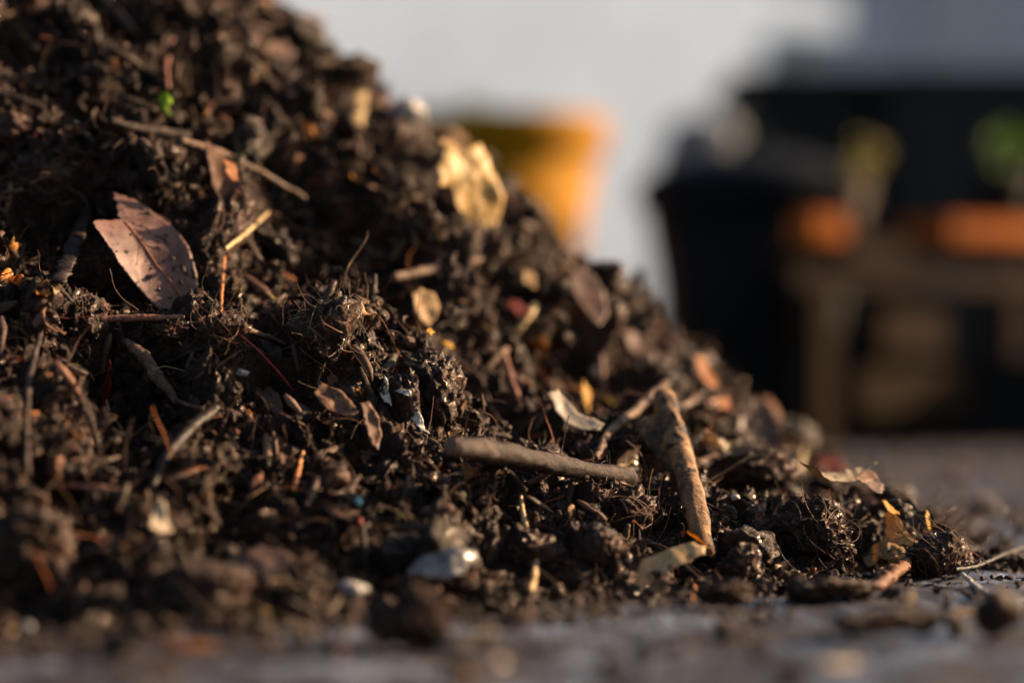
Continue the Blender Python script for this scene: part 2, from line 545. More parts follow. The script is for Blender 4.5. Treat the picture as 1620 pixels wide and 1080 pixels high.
def leafshape(cx, cy, L, Wd, ang, tip=1.4, k=18):
    a = math.radians(ang); out = []; rs = random.Random(int(cx*7+cy))
    for i in range(k):
        t = i/k*2*math.pi+rs.uniform(-.1, .1)
        x = math.cos(t)*L/2; y = math.sin(t)*Wd/2*(1-.35*abs(math.cos(t))**tip)
        j = rs.uniform(.70, 1.12) if min(L, Wd) > 11 else 1; x *= j; y *= j
        out.append((cx+x*math.cos(a)-y*math.sin(a), cy+x*math.sin(a)+y*math.cos(a)))
    return out

def lump_mesh(C, R, seed, n=5, rough=1.0, squash=(1, 1, 1), angular=.0):
    V, F = ico(n)
    rs = np.random.default_rng(seed*7+1)
    S = V*np.asarray(squash)+seed*3.17
    # a broken clod: a ball cut by random planes, then torn and grained
    nrm = rs.normal(size=(15, 3)); nrm /= np.linalg.norm(nrm, axis=1)[:, None]; hh = rs.uniform(.62, 1.0, 15)
    dn = V@nrm.T
    cut = np.where(dn > .05, hh[None]/np.maximum(dn, .05), 9.0)
    r = np.minimum(1.12, cut.min(1))
    r = r*(1-.35*rough)+.35*rough*1.0 if rough < .6 else r
    r = r+.20*fbm(S, 1.3, 3, seed)*rough
    r += rough*.15*plates(S+.12*np.stack([vnoise(S, 3, 1), vnoise(S, 3, 2), vnoise(S, 3, 3)], 1), 2.6, seed)
    if rough >= .5:
        Wd = S+.05*np.stack([vnoise(S, 7, 4), vnoise(S, 7, 5), vnoise(S, 7, 6)], 1)
        r += rough*.085*plates(Wd, 6, seed+9)
        r += rough*.045*plates(Wd, 14, seed+19)
        r += rough*.045*ridged(Wd*np.array([1, .5, 1.2]), 11, 3, seed+3)
    r += rough*.018*vnoise(S, 34, seed+4)
    return C+V*np.asarray(squash)*r[:, None]*np.asarray(R), F

def clod(name, label, cat, px, py, rx, ry, mat=None, ground=None, sink=.35, seed=None, rough=1.0, n=5, group=None, fibres=0, ang=None, back=0.0, parent=None):
    """a lump: on the heap where the line of sight meets it, or standing on the ground (ground = photo y of its foot)"""
    seed = (sum(map(ord, label)) % 211) if seed is None else seed
    if ground:
        d = CAMZ*FPX/(ground-HOR)
        R = np.array([rx*d/FPX, (rx+ry)*.5*d/FPX, ry*d/FPX])
        C = at(px, py, d); C[1] += R[1]*.4; C[2] = max(C[2], R[2]*.80)
    else:
        d = surf(px, py, min(rx, ry)*.5)
        R = np.array([rx*d/FPX, (rx+ry)*.5*d/FPX, ry*d/FPX])
        C = at(px, py, d+R[1]*sink+back)
    V, F = lump_mesh(C, R, seed, n, rough)
    if ang:
        a_ = math.radians(ang); dx_, dz_ = V[:, 0]-C[0], V[:, 2]-C[2]
        V = np.stack([C[0]+dx_*math.cos(a_)+dz_*math.sin(a_), V[:, 1], C[2]-dx_*math.sin(a_)+dz_*math.cos(a_)], 1)
    if fibres:
        o = thing(name, C, label, cat, group)
        put('soil_lump', make_mesh('soil_lump', V, [F], [mat or M_CLOD]), None, o)
        sel = rng.choice(len(V), fibres)
        Nn = V[sel]-C; Nn /= np.linalg.norm(Nn, axis=1)[:, None]
        fv, ff, ft = fibre_arrays(V[sel], Nn, rng.uniform(.008, .028, fibres), rng.uniform(.00012, .0003, fibres), FIB_COL(fibres), hug=.9)
        r = put('root_fibres', make_mesh('root_fibres', fv, [ff], [M_FIBRE], ft), None, o)
    else:
        o = put(name, make_mesh(name, V, [F], [mat or M_CLOD]), C)
        tag(o, label, cat, group)
    note(V, 60)
    return o

# ------------------------------------------------------------------ litter arrays
def pick(n, table):
    """table: list of (weight, colour, spread)"""
    w = np.array([t[0] for t in table], float); w /= w.sum()
    k = rng.choice(len(table), n, p=w)
    c = np.array([t[1] for t in table])[k]; s = np.array([t[2] for t in table])[k]
    return np.clip(c*np.exp(rng.normal(0, 1, n)*s)[:, None]*(1+rng.normal(0, .08, (n, 3))), .002, .9)
def FIB_COL(n):
    return pick(n, [(5, (.05, .030, .018), .4), (4, (.11, .065, .035), .35), (2.2, (.24, .15, .075), .3), (.7, (.22, .07, .022), .3), (.25, (.14, .02, .015), .2)])

def fibre_arrays(P, N, L, rad, col, hug=.55, K=9, sides=4):
    n = len(P)
    T = rng.normal(size=(n, 3)); T -= (T*N).sum(1)[:, None]*N; T /= np.linalg.norm(T, axis=1)[:, None]
    d = T*hug+N*rng.uniform(-.05, 1-hug+.15, n)[:, None]; d /= np.linalg.norm(d, axis=1)[:, None]
    pts = np.zeros((n, K, 3)); pts[:, 0] = P+N*rad[:, None]
    turn = rng.normal(size=(n, 3))*.35
    for k in range(1, K):
        turn = turn*.75+rng.normal(size=(n, 3))*.16
        d = d+turn*.8-N*(.10*hug); d /= np.linalg.norm(d, axis=1)[:, None]
        pts[:, k] = pts[:, k-1]+d*(L/(K-1))[:, None]
    Tg = np.gradient(pts, axis=1); Tg /= np.linalg.norm(Tg, axis=2)[:, :, None]+1e-12
    ref = np.array([.35, .2, .91]); A = np.cross(Tg, ref); A /= np.linalg.norm(A, axis=2)[:, :, None]+1e-9; B = np.cross(Tg, A)
    th = np.arange(sides)/sides*2*math.pi
    r = rad[:, None]*np.linspace(1.0, .45, K)[None, :]*(1+rng.normal(0, .12, (n, K)))
    V = pts[:, :, None, :]+(A[:, :, None, :]*np.cos(th)[None, None, :, None]+B[:, :, None, :]*np.sin(th)[None, None, :, None])*r[:, :, None, None]
    base = (np.arange(n)*K*sides)[:, None, None]; kk = (np.arange(K-1)*sides)[None, :, None]; j = np.arange(sides)[None, None, :]; j2 = (j+1) % sides
    F = np.stack([base+kk+j, base+kk+j2, base+kk+sides+j2, base+kk+sides+j], -1).reshape(-1, 4)
    return V.reshape(-1, 3), F, np.repeat(col, K*sides, 0)

def flake_arrays(P, N, size, asp, col, m=6, upright=.55):
    """small torn curled leaf scraps"""
    n = len(P)
    nn = N*rng.uniform(.2, 1, n)[:, None]+rng.normal(size=(n, 3))*upright; nn /= np.linalg.norm(nn, axis=1)[:, None]
    A = rng.normal(size=(n, 3)); A -= (A*nn).sum(1)[:, None]*nn; A /= np.linalg.norm(A, axis=1)[:, None]; B = np.cross(nn, A)
    t = np.linspace(-1, 1, m); U, Vv = np.meshgrid(t, t); U = U.ravel(); Vv = Vv.ravel(); q = m*m
    # square grid to ragged blob
    uu = U*np.sqrt(1-Vv**2/2); vv = Vv*np.sqrt(1-U**2/2)
    jag = 1+rng.normal(0, .16, (n, q))*(np.maximum(np.abs(U), np.abs(Vv))**2)[None, :]
    x = uu[None, :]*size[:, None]*jag; y = vv[None, :]*(size*asp)[:, None]*jag
    c1 = rng.normal(0, .55, n)[:, None]; c2 = rng.normal(0, .35, n)[:, None]; c3 = rng.normal(0, .4, n)[:, None]
    z = size[:, None]*(c1*uu**2+c2*vv**2+c3*uu*vv+rng.normal(0, .05, (n, q)))
    V = P[:, None, :]+A[:, None, :]*x[:, :, None]+B[:, None, :]*y[:, :, None]+nn[:, None, :]*z[:, :, None]+N[:, None, :]*(size*.25)[:, None, None]
    th = nn[:, None, :]*np.maximum(.00012, size*.03)[:, None, None]
    V2 = np.concatenate([V, V-th], 1)
    i = np.arange(m*m).reshape(m, m)
    f = np.stack([i[:-1, :-1], i[:-1, 1:], i[1:, 1:], i[1:, :-1]], -1).reshape(-1, 4)
    rim = np.concatenate([i[0, :], i[1:, -1], i[-1, -2::-1], i[-2:0:-1, 0]])
    rn = np.roll(rim, -1)
    f = np.vstack([f, f[:, ::-1]+q, np.stack([rn, rim, rim+q, rn+q], -1)])
    F = (f[None]+(np.arange(n)*2*q)[:, None, None]).reshape(-1, 4)
    return V2.reshape(-1, 3), F, np.repeat(col, 2*q, 0)

def crumb_arrays(P, N, size, col, lvl, protos=14, rough=1.0):
    Vs, Fs, Ts = [], [], []; off = 0
    grp = rng.integers(0, protos, len(P))
    v0, f0 = ico(lvl)
    for g in range(protos):
        s = np.where(grp == g)[0]
        if not len(s): continue
        if lvl >= 3:
            pv, _ = lump_mesh(np.zeros(3), np.ones(3), 31+g, lvl, rough, (1, rng.uniform(.7, 1), rng.uniform(.55, .95)))
        else:
            pv = v0*(1+.34*fbm(v0+g*5.1, 1.3, 2, g)[:, None]+rng.normal(0, .20 if lvl < 2 else .13, (len(v0), 1)))*np.array([1, rng.uniform(.45, 1), rng.uniform(.3, .85)])
        Rm = rand_rot(len(s))
        V = np.einsum('nij,vj->nvi', Rm, pv)*size[s][:, None, None]+(P[s]+N[s]*(size[s]*.30)[:, None])[:, None, :]
        Vs.append(V.reshape(-1, 3)); Fs.append((f0[None]+(np.arange(len(s))*len(pv))[:, None, None]).reshape(-1, 3)+off); off += len(s)*len(pv)
        Ts.append(np.repeat(col[s], len(pv), 0))
    return np.vstack(Vs), np.vstack(Fs), np.vstack(Ts)

def chip_arrays(P, N, L, rad, col, K=5, sides=6):
    """short broken bits of twig and bark"""
    n = len(P)
    T = rng.normal(size=(n, 3)); T -= .75*(T*N).sum(1)[:, None]*N; T /= np.linalg.norm(T, axis=1)[:, None]
    s = np.linspace(-.5, .5, K)
    bend = np.cross(T, N)*rng.normal(0, .22, n)[:, None]
    pts = P[:, None, :]+N[:, None, :]*(rad*1.2)[:, None, None]+T[:, None, :]*(s[None, :, None]*L[:, None, None])+bend[:, None, :]*((s**2)[None, :, None]*L[:, None, None])
    A = np.cross(T, N); A /= np.linalg.norm(A, axis=1)[:, None]+1e-9; B = np.cross(T, A)
    th = np.arange(sides)/sides*2*math.pi
    r = rad[:, None]*(1+rng.normal(0, .15, (n, K)))*np.array([.55]+[1]*(K-2)+[.5])[None, :]
    fl = rng.uniform(.35, 1, n)
    V = pts[:, :, None, :]+A[:, None, None, :]*(np.cos(th)[None, None, :]*r[:, :, None])[..., None]+B[:, None, None, :]*(np.sin(th)[None, None, :]*r[:, :, None]*fl[:, None, None])[..., None]
    base = (np.arange(n)*K*sides)[:, None, None]; kk = (np.arange(K-1)*sides)[None, :, None]; j = np.arange(sides)[None, None, :]; j2 = (j+1) % sides
    F = np.stack([base+kk+j, base+kk+j2, base+kk+sides+j2, base+kk+sides+j], -1).reshape(-1, 4)
    b = np.arange(n)*K*sides
    caps = np.vstack([np.stack([b+k for k in range(sides-1, -1, -1)], -1), np.stack([b+(K-1)*sides+k for k in range(sides)], -1)])
    return V.reshape(-1, 3), [F, caps], np.repeat(col, K*sides, 0)

# ------------------------------------------------------------------ single finds on the heap
GREYBARK = bark_material('grey_brown_bark', (.013, .009, .007), (.048, .032, .025), (.125, .088, .070), 150, .75, .0010, stretch=(.22, 1, 1), patch=.57)
WETBARK = bark_material('dark_wet_bark', (.009, .006, .005), (.022, .0135, .0105), (.048, .029, .021), 150, .5)
BROWNTWIG = bark_material('brown_twig_bark', (.05, .030, .02), (.14, .085, .055), (.24, .155, .10), 170)
ORANGEBARK = bark_material('peeling_orange_bark', (.07, .036, .018), (.24, .13, .060), (.44, .26, .125), 130, .7, .0016, stretch=(1, 1, .35), patch=.515)
FLAPBARK = bark_material('dark_bark_flap', (.014, .010, .008), (.10, .055, .028), (.30, .17, .075), 90, .65, .0016)
RUSTTWIG = bark_material('rusty_orange_twig', (.022, .010, .006), (.13, .045, .013), (.32, .13, .038), 260, .6, .0010)
STRAW = bark_material('pale_straw', (.30, .20, .09), (.46, .33, .16), (.58, .44, .25), 200, .5, .0002)
REDSTEM = bark_material('red_stem', (.10, .012, .012), (.26, .035, .03), (.34, .09, .06), 220, .45, .0002)
ORANGESTEM = bark_material('orange_stem', (.22, .075, .02), (.40, .16, .05), (.5, .25, .10), 220, .5, .0002)
PALEBARK = bark_material('bleached_twig', (.25, .21, .17), (.45, .40, .34), (.62, .58, .52), 200, .6, .0003)
PINKSTEM = bark_material('pinkish_stem', (.11, .045, .03), (.22, .095, .065), (.34, .18, .12), 220, .5, .0002)

L_HERO = leaf_material('mauve_brown_leaf', (.085, .043, .034), (.25, .138, .112), .098, .10, .5, 60, dirt=.0)
L_RIB = bark_material('leaf_midrib', (.12, .035, .012), (.30, .11, .04), (.36, .16, .07), 260, .5, .0002)
L_BROWN = leaf_material('dry_brown_leaf', (.10, .05, .028), (.24, .125, .07), .0, .22)
L_DARK = leaf_material('black_brown_leaf', (.02, .013, .010), (.07, .042, .03), .0, .08, .4)
L_TAN = leaf_material('tan_leaf', (.30, .18, .08), (.56, .37, .17), .02, .42)
L_GREYTAN = leaf_material('grey_tan_leaf', (.26, .21, .155), (.46, .40, .31), .0, .2, .45)
L_BOAT = leaf_material('buff_leaf', (.25, .185, .115), (.48, .39, .27), .0, .2, .55)
L_YELLOW = leaf_material('yellow_leaf', (.50, .26, .02), (.72, .42, .04), .0, .55)
L_ORANGE = leaf_material('orange_leaf', (.28, .080, .010), (.46, .16, .026), .0, .5)
L_RED = leaf_material('dark_red_leaf', (.14, .012, .010), (.26, .022, .018), .0, .30)
L_CREAM = leaf_material('cream_leaf', (.48, .36, .22), (.68, .56, .40), .0, .3)
L_HONEY = leaf_material('honey_tan_leaf', (.40, .25, .115), (.64, .45, .24), .0, .3)
L_GREEN = leaf_material('bright_green_leaf', (.17, .30, .014), (.28, .44, .025), .0, .50, dirt=.03)
L_PINK = leaf_material('pinkish_brown_leaf', (.075, .040, .029), (.20, .115, .082), .0, .15, .5)
PEBBLE = plain_material('pale_grey_pebble', (.30, .27, .25), .25, .6, 130, .0006, .6, 500)
SHELLM = plain_material('silvery_shell', (.17, .15, .135), .16, .8, 110, .0005, .8, 400)
WOODCHUNK = plain_material('pale_broken_wood', (.66, .42, .15), .5, .5, 120, .0012, .5, 500)
LICHEN = leaf_material('lichened_bark', (.012, .009, .007), (.055, .04, .03), .0, .0, .6, 130)
LICHENW = leaf_material('white_lichen', (.22, .21, .18), (.5, .49, .44), .12, .0, .6, 160)
CHIPBLUE = plain_material('turquoise_chip', (.20, .42, .40), .4, .2, 80)
CHIPRED = plain_material('red_chip', (.55, .05, .02), .4, .2, 80)

# --- the broken leaf in the focus plane
HOUT = [(195, 294), (206, 301), (218, 306), (232, 318), (247, 336), (262, 352), (277, 371), (289, 395), (299, 418), (307, 442), (313, 464), (317, 488), (305, 492),
        (297, 498), (280, 494), (262, 484), (240, 469), (222, 456), (203, 441), (187, 426), (176, 412), (160, 394), (147, 379), (144, 368), (152, 360), (166, 356), (180, 355), (197, 351),
        (192, 344), (195, 336), (192, 327), (196, 319), (192, 309), (196, 301)]
ln = (.50, -.70, .50)
lv, lf, lc, lb = sheet(HOUT, ln, center=(232, 420), dist=surf(215, 400, 60)-.012, off=.004, curl=(9, -7), wrinkle=.0019, spacing=.0010, thick=.0003, ragged=.16, seed=5, sunlit=.05)
hl = thing('broken_leaf', lc, 'large broken mauve brown leaf with orange midrib and dark soil spots standing in the compost', 'leaf')
put('blade', make_mesh('blade', lv, lf, [L_HERO]), None, hl); note(lv, 400)
def on_leaf(pts, lift):
    u, v, n = lb; r = []
    top = lv[:len(lv)//2]; tx, ty = pxof(top)
    for x, y in pts:
        k = np.argmin((tx-x)**2+(ty-y)**2); r.append(top[k]+n*lift)
    return np.array(r)
mp, mq = catmull(on_leaf([(197, 351), (213, 370), (232, 396), (250, 421), (270, 447), (287, 470), (301, 490)], .0001), .0008)
V, F = tube(mp, np.linspace(.00055, .0004, len(mp)), 8, .15, 3)
put('midrib', make_mesh('midrib', V, F, [L_RIB]), None, hl)
for k, (a, b) in enumerate([((205, 360), (262, 372)), ((226, 388), (285, 404)), ((246, 416), (304, 440)), ((268, 444), (312, 470)), ((205, 362), (158, 382)), ((226, 390), (176, 408)), ((246, 418), (202, 436)), ((268, 446), (232, 462))]):
    q, _ = catmull(on_leaf([a, ((a[0]*.5+b[0]*.5), (a[1]*.55+b[1]*.45)), b], -.00009), .0008)
    V, F = tube(q, np.linspace(.00015, .0001, len(q)), 6, .1, k)
    put('side_vein', make_mesh('side_vein', V, F, [L_HERO]), None, hl)
sp = [(224, 330), (229, 334), (235, 337), (212, 353), (246, 373), (264, 372), (262, 380), (208, 372), (214, 376), (237, 420), (240, 424), (286, 420), (290, 426), (252, 453), (250, 457), (284, 443), (288, 446), (308, 463), (279, 463), (218, 446), (259, 412), (236, 438), (270, 470), (200, 400), (186, 398), (275, 410)]
pp = on_leaf(sp, .0001); nn = np.repeat([-lb[2] if lb[2][1] > 0 else lb[2]], len(sp), 0)
cv, cf, ct = crumb_arrays(pp, nn*0, rng.uniform(.0005, .0019, len(sp)), np.repeat([[.016, .010, .008]], len(sp), 0), 2, 6)
kk = np.argmin(((cv[:, None, :]-pp[None])**2).sum(2), 1); nl = lb[2]
cv = cv-nl*(((cv-pp[kk])@nl)*.72)[:, None]+nl*.00025
put('soil_specks', make_mesh('soil_specks', cv, [cf], [M_CRUMB], ct), None, hl)

# --- sticks
t1 = lay([(716, 706), (800, 722), (900, 741), (998, 757)], [33, 36, 33, 29], 1.2, dd=-.012)
pth, par = catmull(t1[0], .0016)
o = thing('stick', pth[len(pth)//2], 'thick grey brown stick lying nearly level across the middle of the slope', 'stick')
rad = np.interp(par, np.linspace(0, 1, 4), t1[1])
V, F = tube(pth+np.stack([vnoise(pth, 22, 70+k_) for k_ in range(3)], 1)*.0010, rad*(1+.10*vnoise(pth, 60, 15)+.10*np.clip(vnoise(pth, 28, 16)*2-.9, 0, 1)), 30, .10, 4); note(pth, 80)
put('bark', make_mesh('bark', V, F, [GREYBARK]), None, o)
e0 = pth[0]; tdir = unit(pth[0]-pth[4])
V, F = tube(np.array([e0-tdir*.0005, e0+tdir*.0010, e0+tdir*.0016]), np.array([rad[0]*.88, rad[0]*.86, rad[0]*.6]), 22, .06, 8)
put('cut_end', make_mesh('cut_end', V, F, [BROWNTWIG]), None, o)
stick('splinter', None, None, [(990, 742), (1008, 742), (1024, 745)], [7, 6, 2], WETBARK, 1.0, parent=o)
stick('splinter', None, None, [(978, 735), (988, 736), (1003, 728)], [4, 4, 3], STRAW, 2.0, parent=o)

b = lay([(1050, 628), (1064, 680), (1085, 745), (1101, 810), (1116, 872)], [34, 39, 37, 33, 28], 1.2)
pth, par = catmull(b[0], .0016); rad = np.interp(par, np.linspace(0, 1, 5), b[1])
o = thing('branch', pth[len(pth)//2], 'steep stout branch with peeling orange bark pointing down towards the ground', 'branch')
V, F = tube(pth, rad*(1+.12*vnoise(pth, 70, 5)+.22*np.clip(vnoise(pth, 34, 19)*2-.8, 0, 1)), 30, .05, 14); note(pth, 120)
put('peeling_bark', make_mesh('peeling_bark', V, F, [ORANGEBARK]), None, o)
V, F, C_, _ = sheet([(1002, 674), (1020, 660), (1046, 646), (1062, 640), (1074, 668), (1086, 715), (1096, 762), (1088, 776), (1070, 762), (1050, 735), (1026, 708)], (-.25, -.85, .4), dist=b[0][1][1]-.010, off=0, curl=(16, -6), wrinkle=.0016, thick=.0022, ragged=.4, seed=77)
put('bark_flap', make_mesh('bark_flap', V, F, [FLAPBARK]), None, o); note(V, 80)
stick('broken_end', None, None, [(1108, 855), (1118, 872), (1122, 892)], [30, 32, 20], WETBARK, 1.1, .3, parent=o)

stick('twig', 'long thin mauve brown twig running down to the right high on the slope', 'twig', [(285, 221), (340, 240), (410, 272), (482, 314)], [13, 14, 12, 8], BROWNTWIG, 1.6)
stick('twig', 'stubby grey brown twig lying just left of the long twig below the green sprout', 'twig', [(172, 192), (230, 205), (297, 214)], [13, 16, 15], GREYBARK, 1.4)
stick('twig', 'curved grey upright twig at the far left edge', 'twig', [(64, 530), (46, 600), (42, 680), (44, 752)], [8, 11, 10, 9], GREYBARK, 2.2)
o = stick('twig', 'knobbly light brown twig below the broken leaf, tapering into a thin root', 'twig', [(196, 540), (222, 560), (248, 594), (266, 618), (282, 638)], [12, 22, 20, 18, 8], BROWNTWIG, 1.6, .3)
stick('root_end', None, None, [(278, 632), (296, 640), (322, 645)], [7, 5, 3], BROWNTWIG, 2.5, parent=o)
stick('twig', 'dark purplish twig slanting down left below the knobbly twig', 'twig', [(342, 645), (300, 678), (262, 722), (236, 782)], [16, 19, 18, 12], WETBARK, 1.5, .2)
stick('stem', 'fine bright red stem curving beside a small dark leaf', 'stem', [(378, 528), (410, 556), (440, 588), (464, 618)], [3, 4.5, 4, 3], REDSTEM, 3)
stick('stem', 'thin upright orange stem right of the broken leaf', 'stem', [(349, 502), (351, 455), (355, 406)], [5, 6, 5], ORANGESTEM, 3)
stick('twig', 'blurry tan brown twig lying level above the mid slope', 'twig', [(622, 440), (690, 424), (762, 410)], [15, 14, 11], BROWNTWIG, 1.4)
stick('stem', 'pinkish stem standing out of a shaded hollow', 'stem', [(797, 556), (806, 592), (818, 628)], [9, 12, 10], PINKSTEM, 2.5)
stick('straw', 'flat upright golden straw near the skyline of the heap', 'straw', [(567, 200), (569, 165), (570, 132)], [20, 22, 18], STRAW, 1.5, flat=.3)
stick('straw', 'pale straw beside the dark red leaf', 'straw', [(846, 484), (834, 502), (816, 524)], [11, 14, 9], STRAW, 2)
stick('stem', 'short glowing orange stem stub in the lower left shade', 'stem', [(465, 776), (472, 745), (479, 714)], [7, 9, 6], ORANGESTEM, 3)
o = stick('twig', 'short rusty orange twig propped on soil at the foot of the heap', 'twig', [(1376, 936), (1402, 916), (1428, 896), (1452, 880)], [15, 19, 19, 16], RUSTTWIG, 1.2, .35, dd=-.014)
stick('side_stem', None, None, [(1448, 884), (1452, 870), (1453, 857)], [4, 4, 3], STRAW, 2, parent=o)
stick('root', 'long dark rootlet reaching out over the ground at the right edge', 'root', [(1512, 900), (1548, 894), (1585, 878), (1628, 862)], [6, 6, 5, 5], WETBARK, 1.0, dd=-.02)
stick('root', 'bleached root with a white end lying on the ground at the right', 'root', [(1524, 908), (1550, 932), (1580, 944), (1614, 951)], [7, 10, 13, 12], PALEBARK, 1.0)
stick('twig', 'little grey twig sticking up left of the dark purplish twig', 'twig', [(136, 648), (148, 680), (158, 724)], [8, 10, 8], GREYBARK, 2)
o = stick('stem', 'short dark stem with a red tip near the lower middle', 'stem', [(572, 830), (576, 860), (580, 898)], [8, 9, 9], WETBARK, 2)
stick('red_tip', None, None, [(568, 820), (569, 826), (571, 832)], [9, 10, 8], REDSTEM, 2.6, parent=o)
stick('twig', 'dark forked twig leaning up to the right behind the stout branch', 'twig', [(942, 724), (964, 684), (1006, 648), (1054, 606)], [10, 14, 15, 14], BROWNTWIG, 1.5, .2)
stick('straw', 'thin golden straw standing by the grey tan leaf', 'straw', [(1267, 752), (1268, 730), (1270, 710)], [7, 8, 7], STRAW, 2)
stick('bark_strip', 'dark upright strip of bark left of the broken leaf', 'bark', [(92, 446), (112, 400), (140, 326)], [22, 28, 16], WETBARK, 1.2, .35, flat=.4)
stick('straw', 'curved yellowish straw poking up below the thick grey stick', 'straw', [(832, 832), (826, 808), (824, 784)], [9, 9, 6], STRAW, 3)
stick('straw', 'straight straw leaning on the arched soil lump in the foreground', 'straw', [(840, 936), (845, 908), (850, 880)], [9, 12, 9], STRAW, 3)
stick('stem', 'pale upright stem near the glowing yellow leaf scrap', 'stem', [(956, 640), (954, 600), (950, 562)], [9, 10, 9], PINKSTEM, 2.5)
stick('stem', 'brown stem crossing behind the glowing yellow leaf scrap', 'stem', [(898, 612), (940, 624), (986, 634)], [8, 10, 9], ORANGESTEM, 2)
stick('twig', 'thin ochre twig slanting up to the right of the orange stem', 'twig', [(356, 394), (392, 366), (424, 336)], [7, 7, 5], STRAW, 2.5)
stick('root', 'reddish brown root lying level under the tip of the broken leaf', 'root', [(156, 506), (215, 502), (292, 502)], [9, 12, 10], PINKSTEM, 1.5, .2)
stick('root', 'mauve root emerging from a soil lump right of the broken leaf tip', 'root', [(372, 516), (410, 528), (452, 546)], [9, 11, 8], BROWNTWIG, 1.5)
stick('twig', 'straight black twig between two soil lumps left of the red stem', 'twig', [(262, 574), (318, 552), (374, 534)], [8, 11, 9], WETBARK, 2.5)
stick('twig', 'reddish brown blurry twig lying level in the dark lower left', 'twig', [(72, 766), (130, 770), (198, 777)], [9, 11, 9], PINKSTEM, 2)
stick('root', 'thin hooked pale root in the mid slope hollow', 'root', [(720, 566), (760, 598), (776, 640), (790, 656)], [5, 5, 5, 4], BROWNTWIG, 3)
stick('twig', 'grey blurry twig in the top left corner', 'twig', [(160, 0), (185, 22), (212, 52)], [18, 20, 16], GREYBARK, 1.6)
stick('twig', 'pale brown twig half buried at the left edge level with the green sprout', 'twig', [(-6, 146), (30, 158), (70, 172)], [12, 14, 10], GREYBARK, 1.6)
stick('straw', 'tiny cream straw stub below the broken leaf', 'straw', [(199, 508), (200, 492), (200, 478)], [10, 12, 9], STRAW, 3, flat=.4)
stick('stem', 'thin yellow orange stem hanging from the bark strip', 'stem', [(100, 440), (118, 410), (130, 372)], [4, 5, 4], ORANGESTEM, 5)
stick('root', 'pale twisted root on the dark lower slope left of the shell', 'root', [(484, 800), (494, 780), (502, 756)], [9, 12, 9], BROWNTWIG, 2.5, .3)
stick('root', 'thin brown root arching out of the root ball', 'root', [(1262, 853), (1290, 866), (1330, 872)], [3.5, 4, 3], BROWNTWIG, 7, dd=-.016)
stick('straw', 'tan straw lying on soil left of the yellow edged leaf', 'straw', [(1312, 796), (1330, 806), (1346, 816)], [7, 8, 6], BROWNTWIG, 2)
stick('stem', 'curled orange stem lying at the front foot of the heap', 'stem', [(1095, 948), (1099, 930), (1094, 918)], [6, 7, 5], ORANGESTEM, 3)

# --- the sprout
spd = surf(262, 168, 14)-.016
so = thing('sprout', at(262, 176, spd), 'tiny bright green sprout with rounded leaves near the top left', 'sprout')
P, r = np.array([at(268, 182, spd), at(264, 172, spd-.004), at(263, 160, spd-.008)]), None
V, F = tube(catmull(P, .0008)[0], np.full(len(catmull(P, .0008)[0]), .0007), 8, .1, 2)
put('stem', make_mesh('stem', V, F, [L_GREEN]), None, so)
for k, (x, y, w, h, a, nn_) in enumerate([(259, 154, 19, 17, 20, (-.3, -.8, .5)), (267, 158, 17, 16, 100, (.5, -.7, .5)), (260, 167, 18, 15, 60, (.1, -.6, .8))]):
    V, F, C, _ = sheet(leafshape(x, y, w, h, a), nn_, dist=spd-.009-.001*k, off=0, curl=(-30, -30), wrinkle=.0004, spacing=.0009, thick=.0003, ragged=.1, seed=k)
    put('seed_leaf', make_mesh('seed_leaf', V, F, [L_GREEN]), None, so)
note(np.array([at(262, 160, spd-.006), at(262, 168, spd-.004)]))
stick('stem', 'dry pinkish stem rising above the green sprout', 'stem', [(265, 140), (264, 100), (274, 56)], [7, 9, 11], PINKSTEM, 3)

# --- leaves and scraps
leaf('leaf', 'folded dry brown leaf hanging under the long twig', 'leaf', [(328, 226), (345, 240), (372, 262), (382, 290), (392, 330), (376, 352), (352, 330), (338, 300), (330, 262)], L_BROWN, (.25, -.85, .45), off=.006, curl=(22, -8), wrinkle=.002, sunlit=.03)
leaf('leaf_scrap', 'translucent amber scrap on the folded brown leaf', 'leaf scrap', leafshape(362, 272, 40, 26, 60), L_ORANGE, (.6, -.75, .3), off=.012, curl=(18, 8), sunlit=.03)
leaf('leaf', 'pointed pale brown leaf below the folded brown leaf', 'leaf', leafshape(385, 345, 46, 24, -65), L_PINK, (.3, -.8, .5), off=.006, curl=(22, 8))
leaf('leaf', 'tan leaf bent over a soil lump beside the end of the stout branch', 'leaf', [(1010, 930), (1014, 900), (1020, 872), (1050, 864), (1084, 856), (1116, 858), (1118, 872), (1098, 880), (1072, 890), (1050, 898), (1030, 906)], L_HONEY, (.20, -.70, .68), off=.020, curl=(-12, -6), wrinkle=.0022, ragged=.3, sunlit=.03, seen=.04)
leaf('leaf_scrap', 'crumpled golden scrap at the lower end of the stout branch', 'leaf scrap', leafshape(1096, 872, 44, 26, 20), L_YELLOW, (.3, -.6, .75), off=.012, curl=(25, 20), wrinkle=.003)
leaf('leaf', 'brown leaf hanging in the shade under the tan bent leaf', 'leaf', leafshape(1044, 926, 44, 30, -20), L_BROWN, (.1, -.9, .3), off=.007, curl=(12, 5))
leaf('leaf', 'grey tan leaf shaped like a boat on the skyline near the foot of the heap', 'leaf', [(1248, 762), (1268, 752), (1300, 749), (1330, 748), (1352, 744), (1378, 742), (1366, 754), (1346, 768), (1326, 780), (1300, 786), (1272, 784), (1256, 774)], L_BOAT, (.30, -.62, .72), dist=1.135, off=.004, curl=(14, 60), wrinkle=.0032, ragged=.5, sunlit=.03, seen=.04)
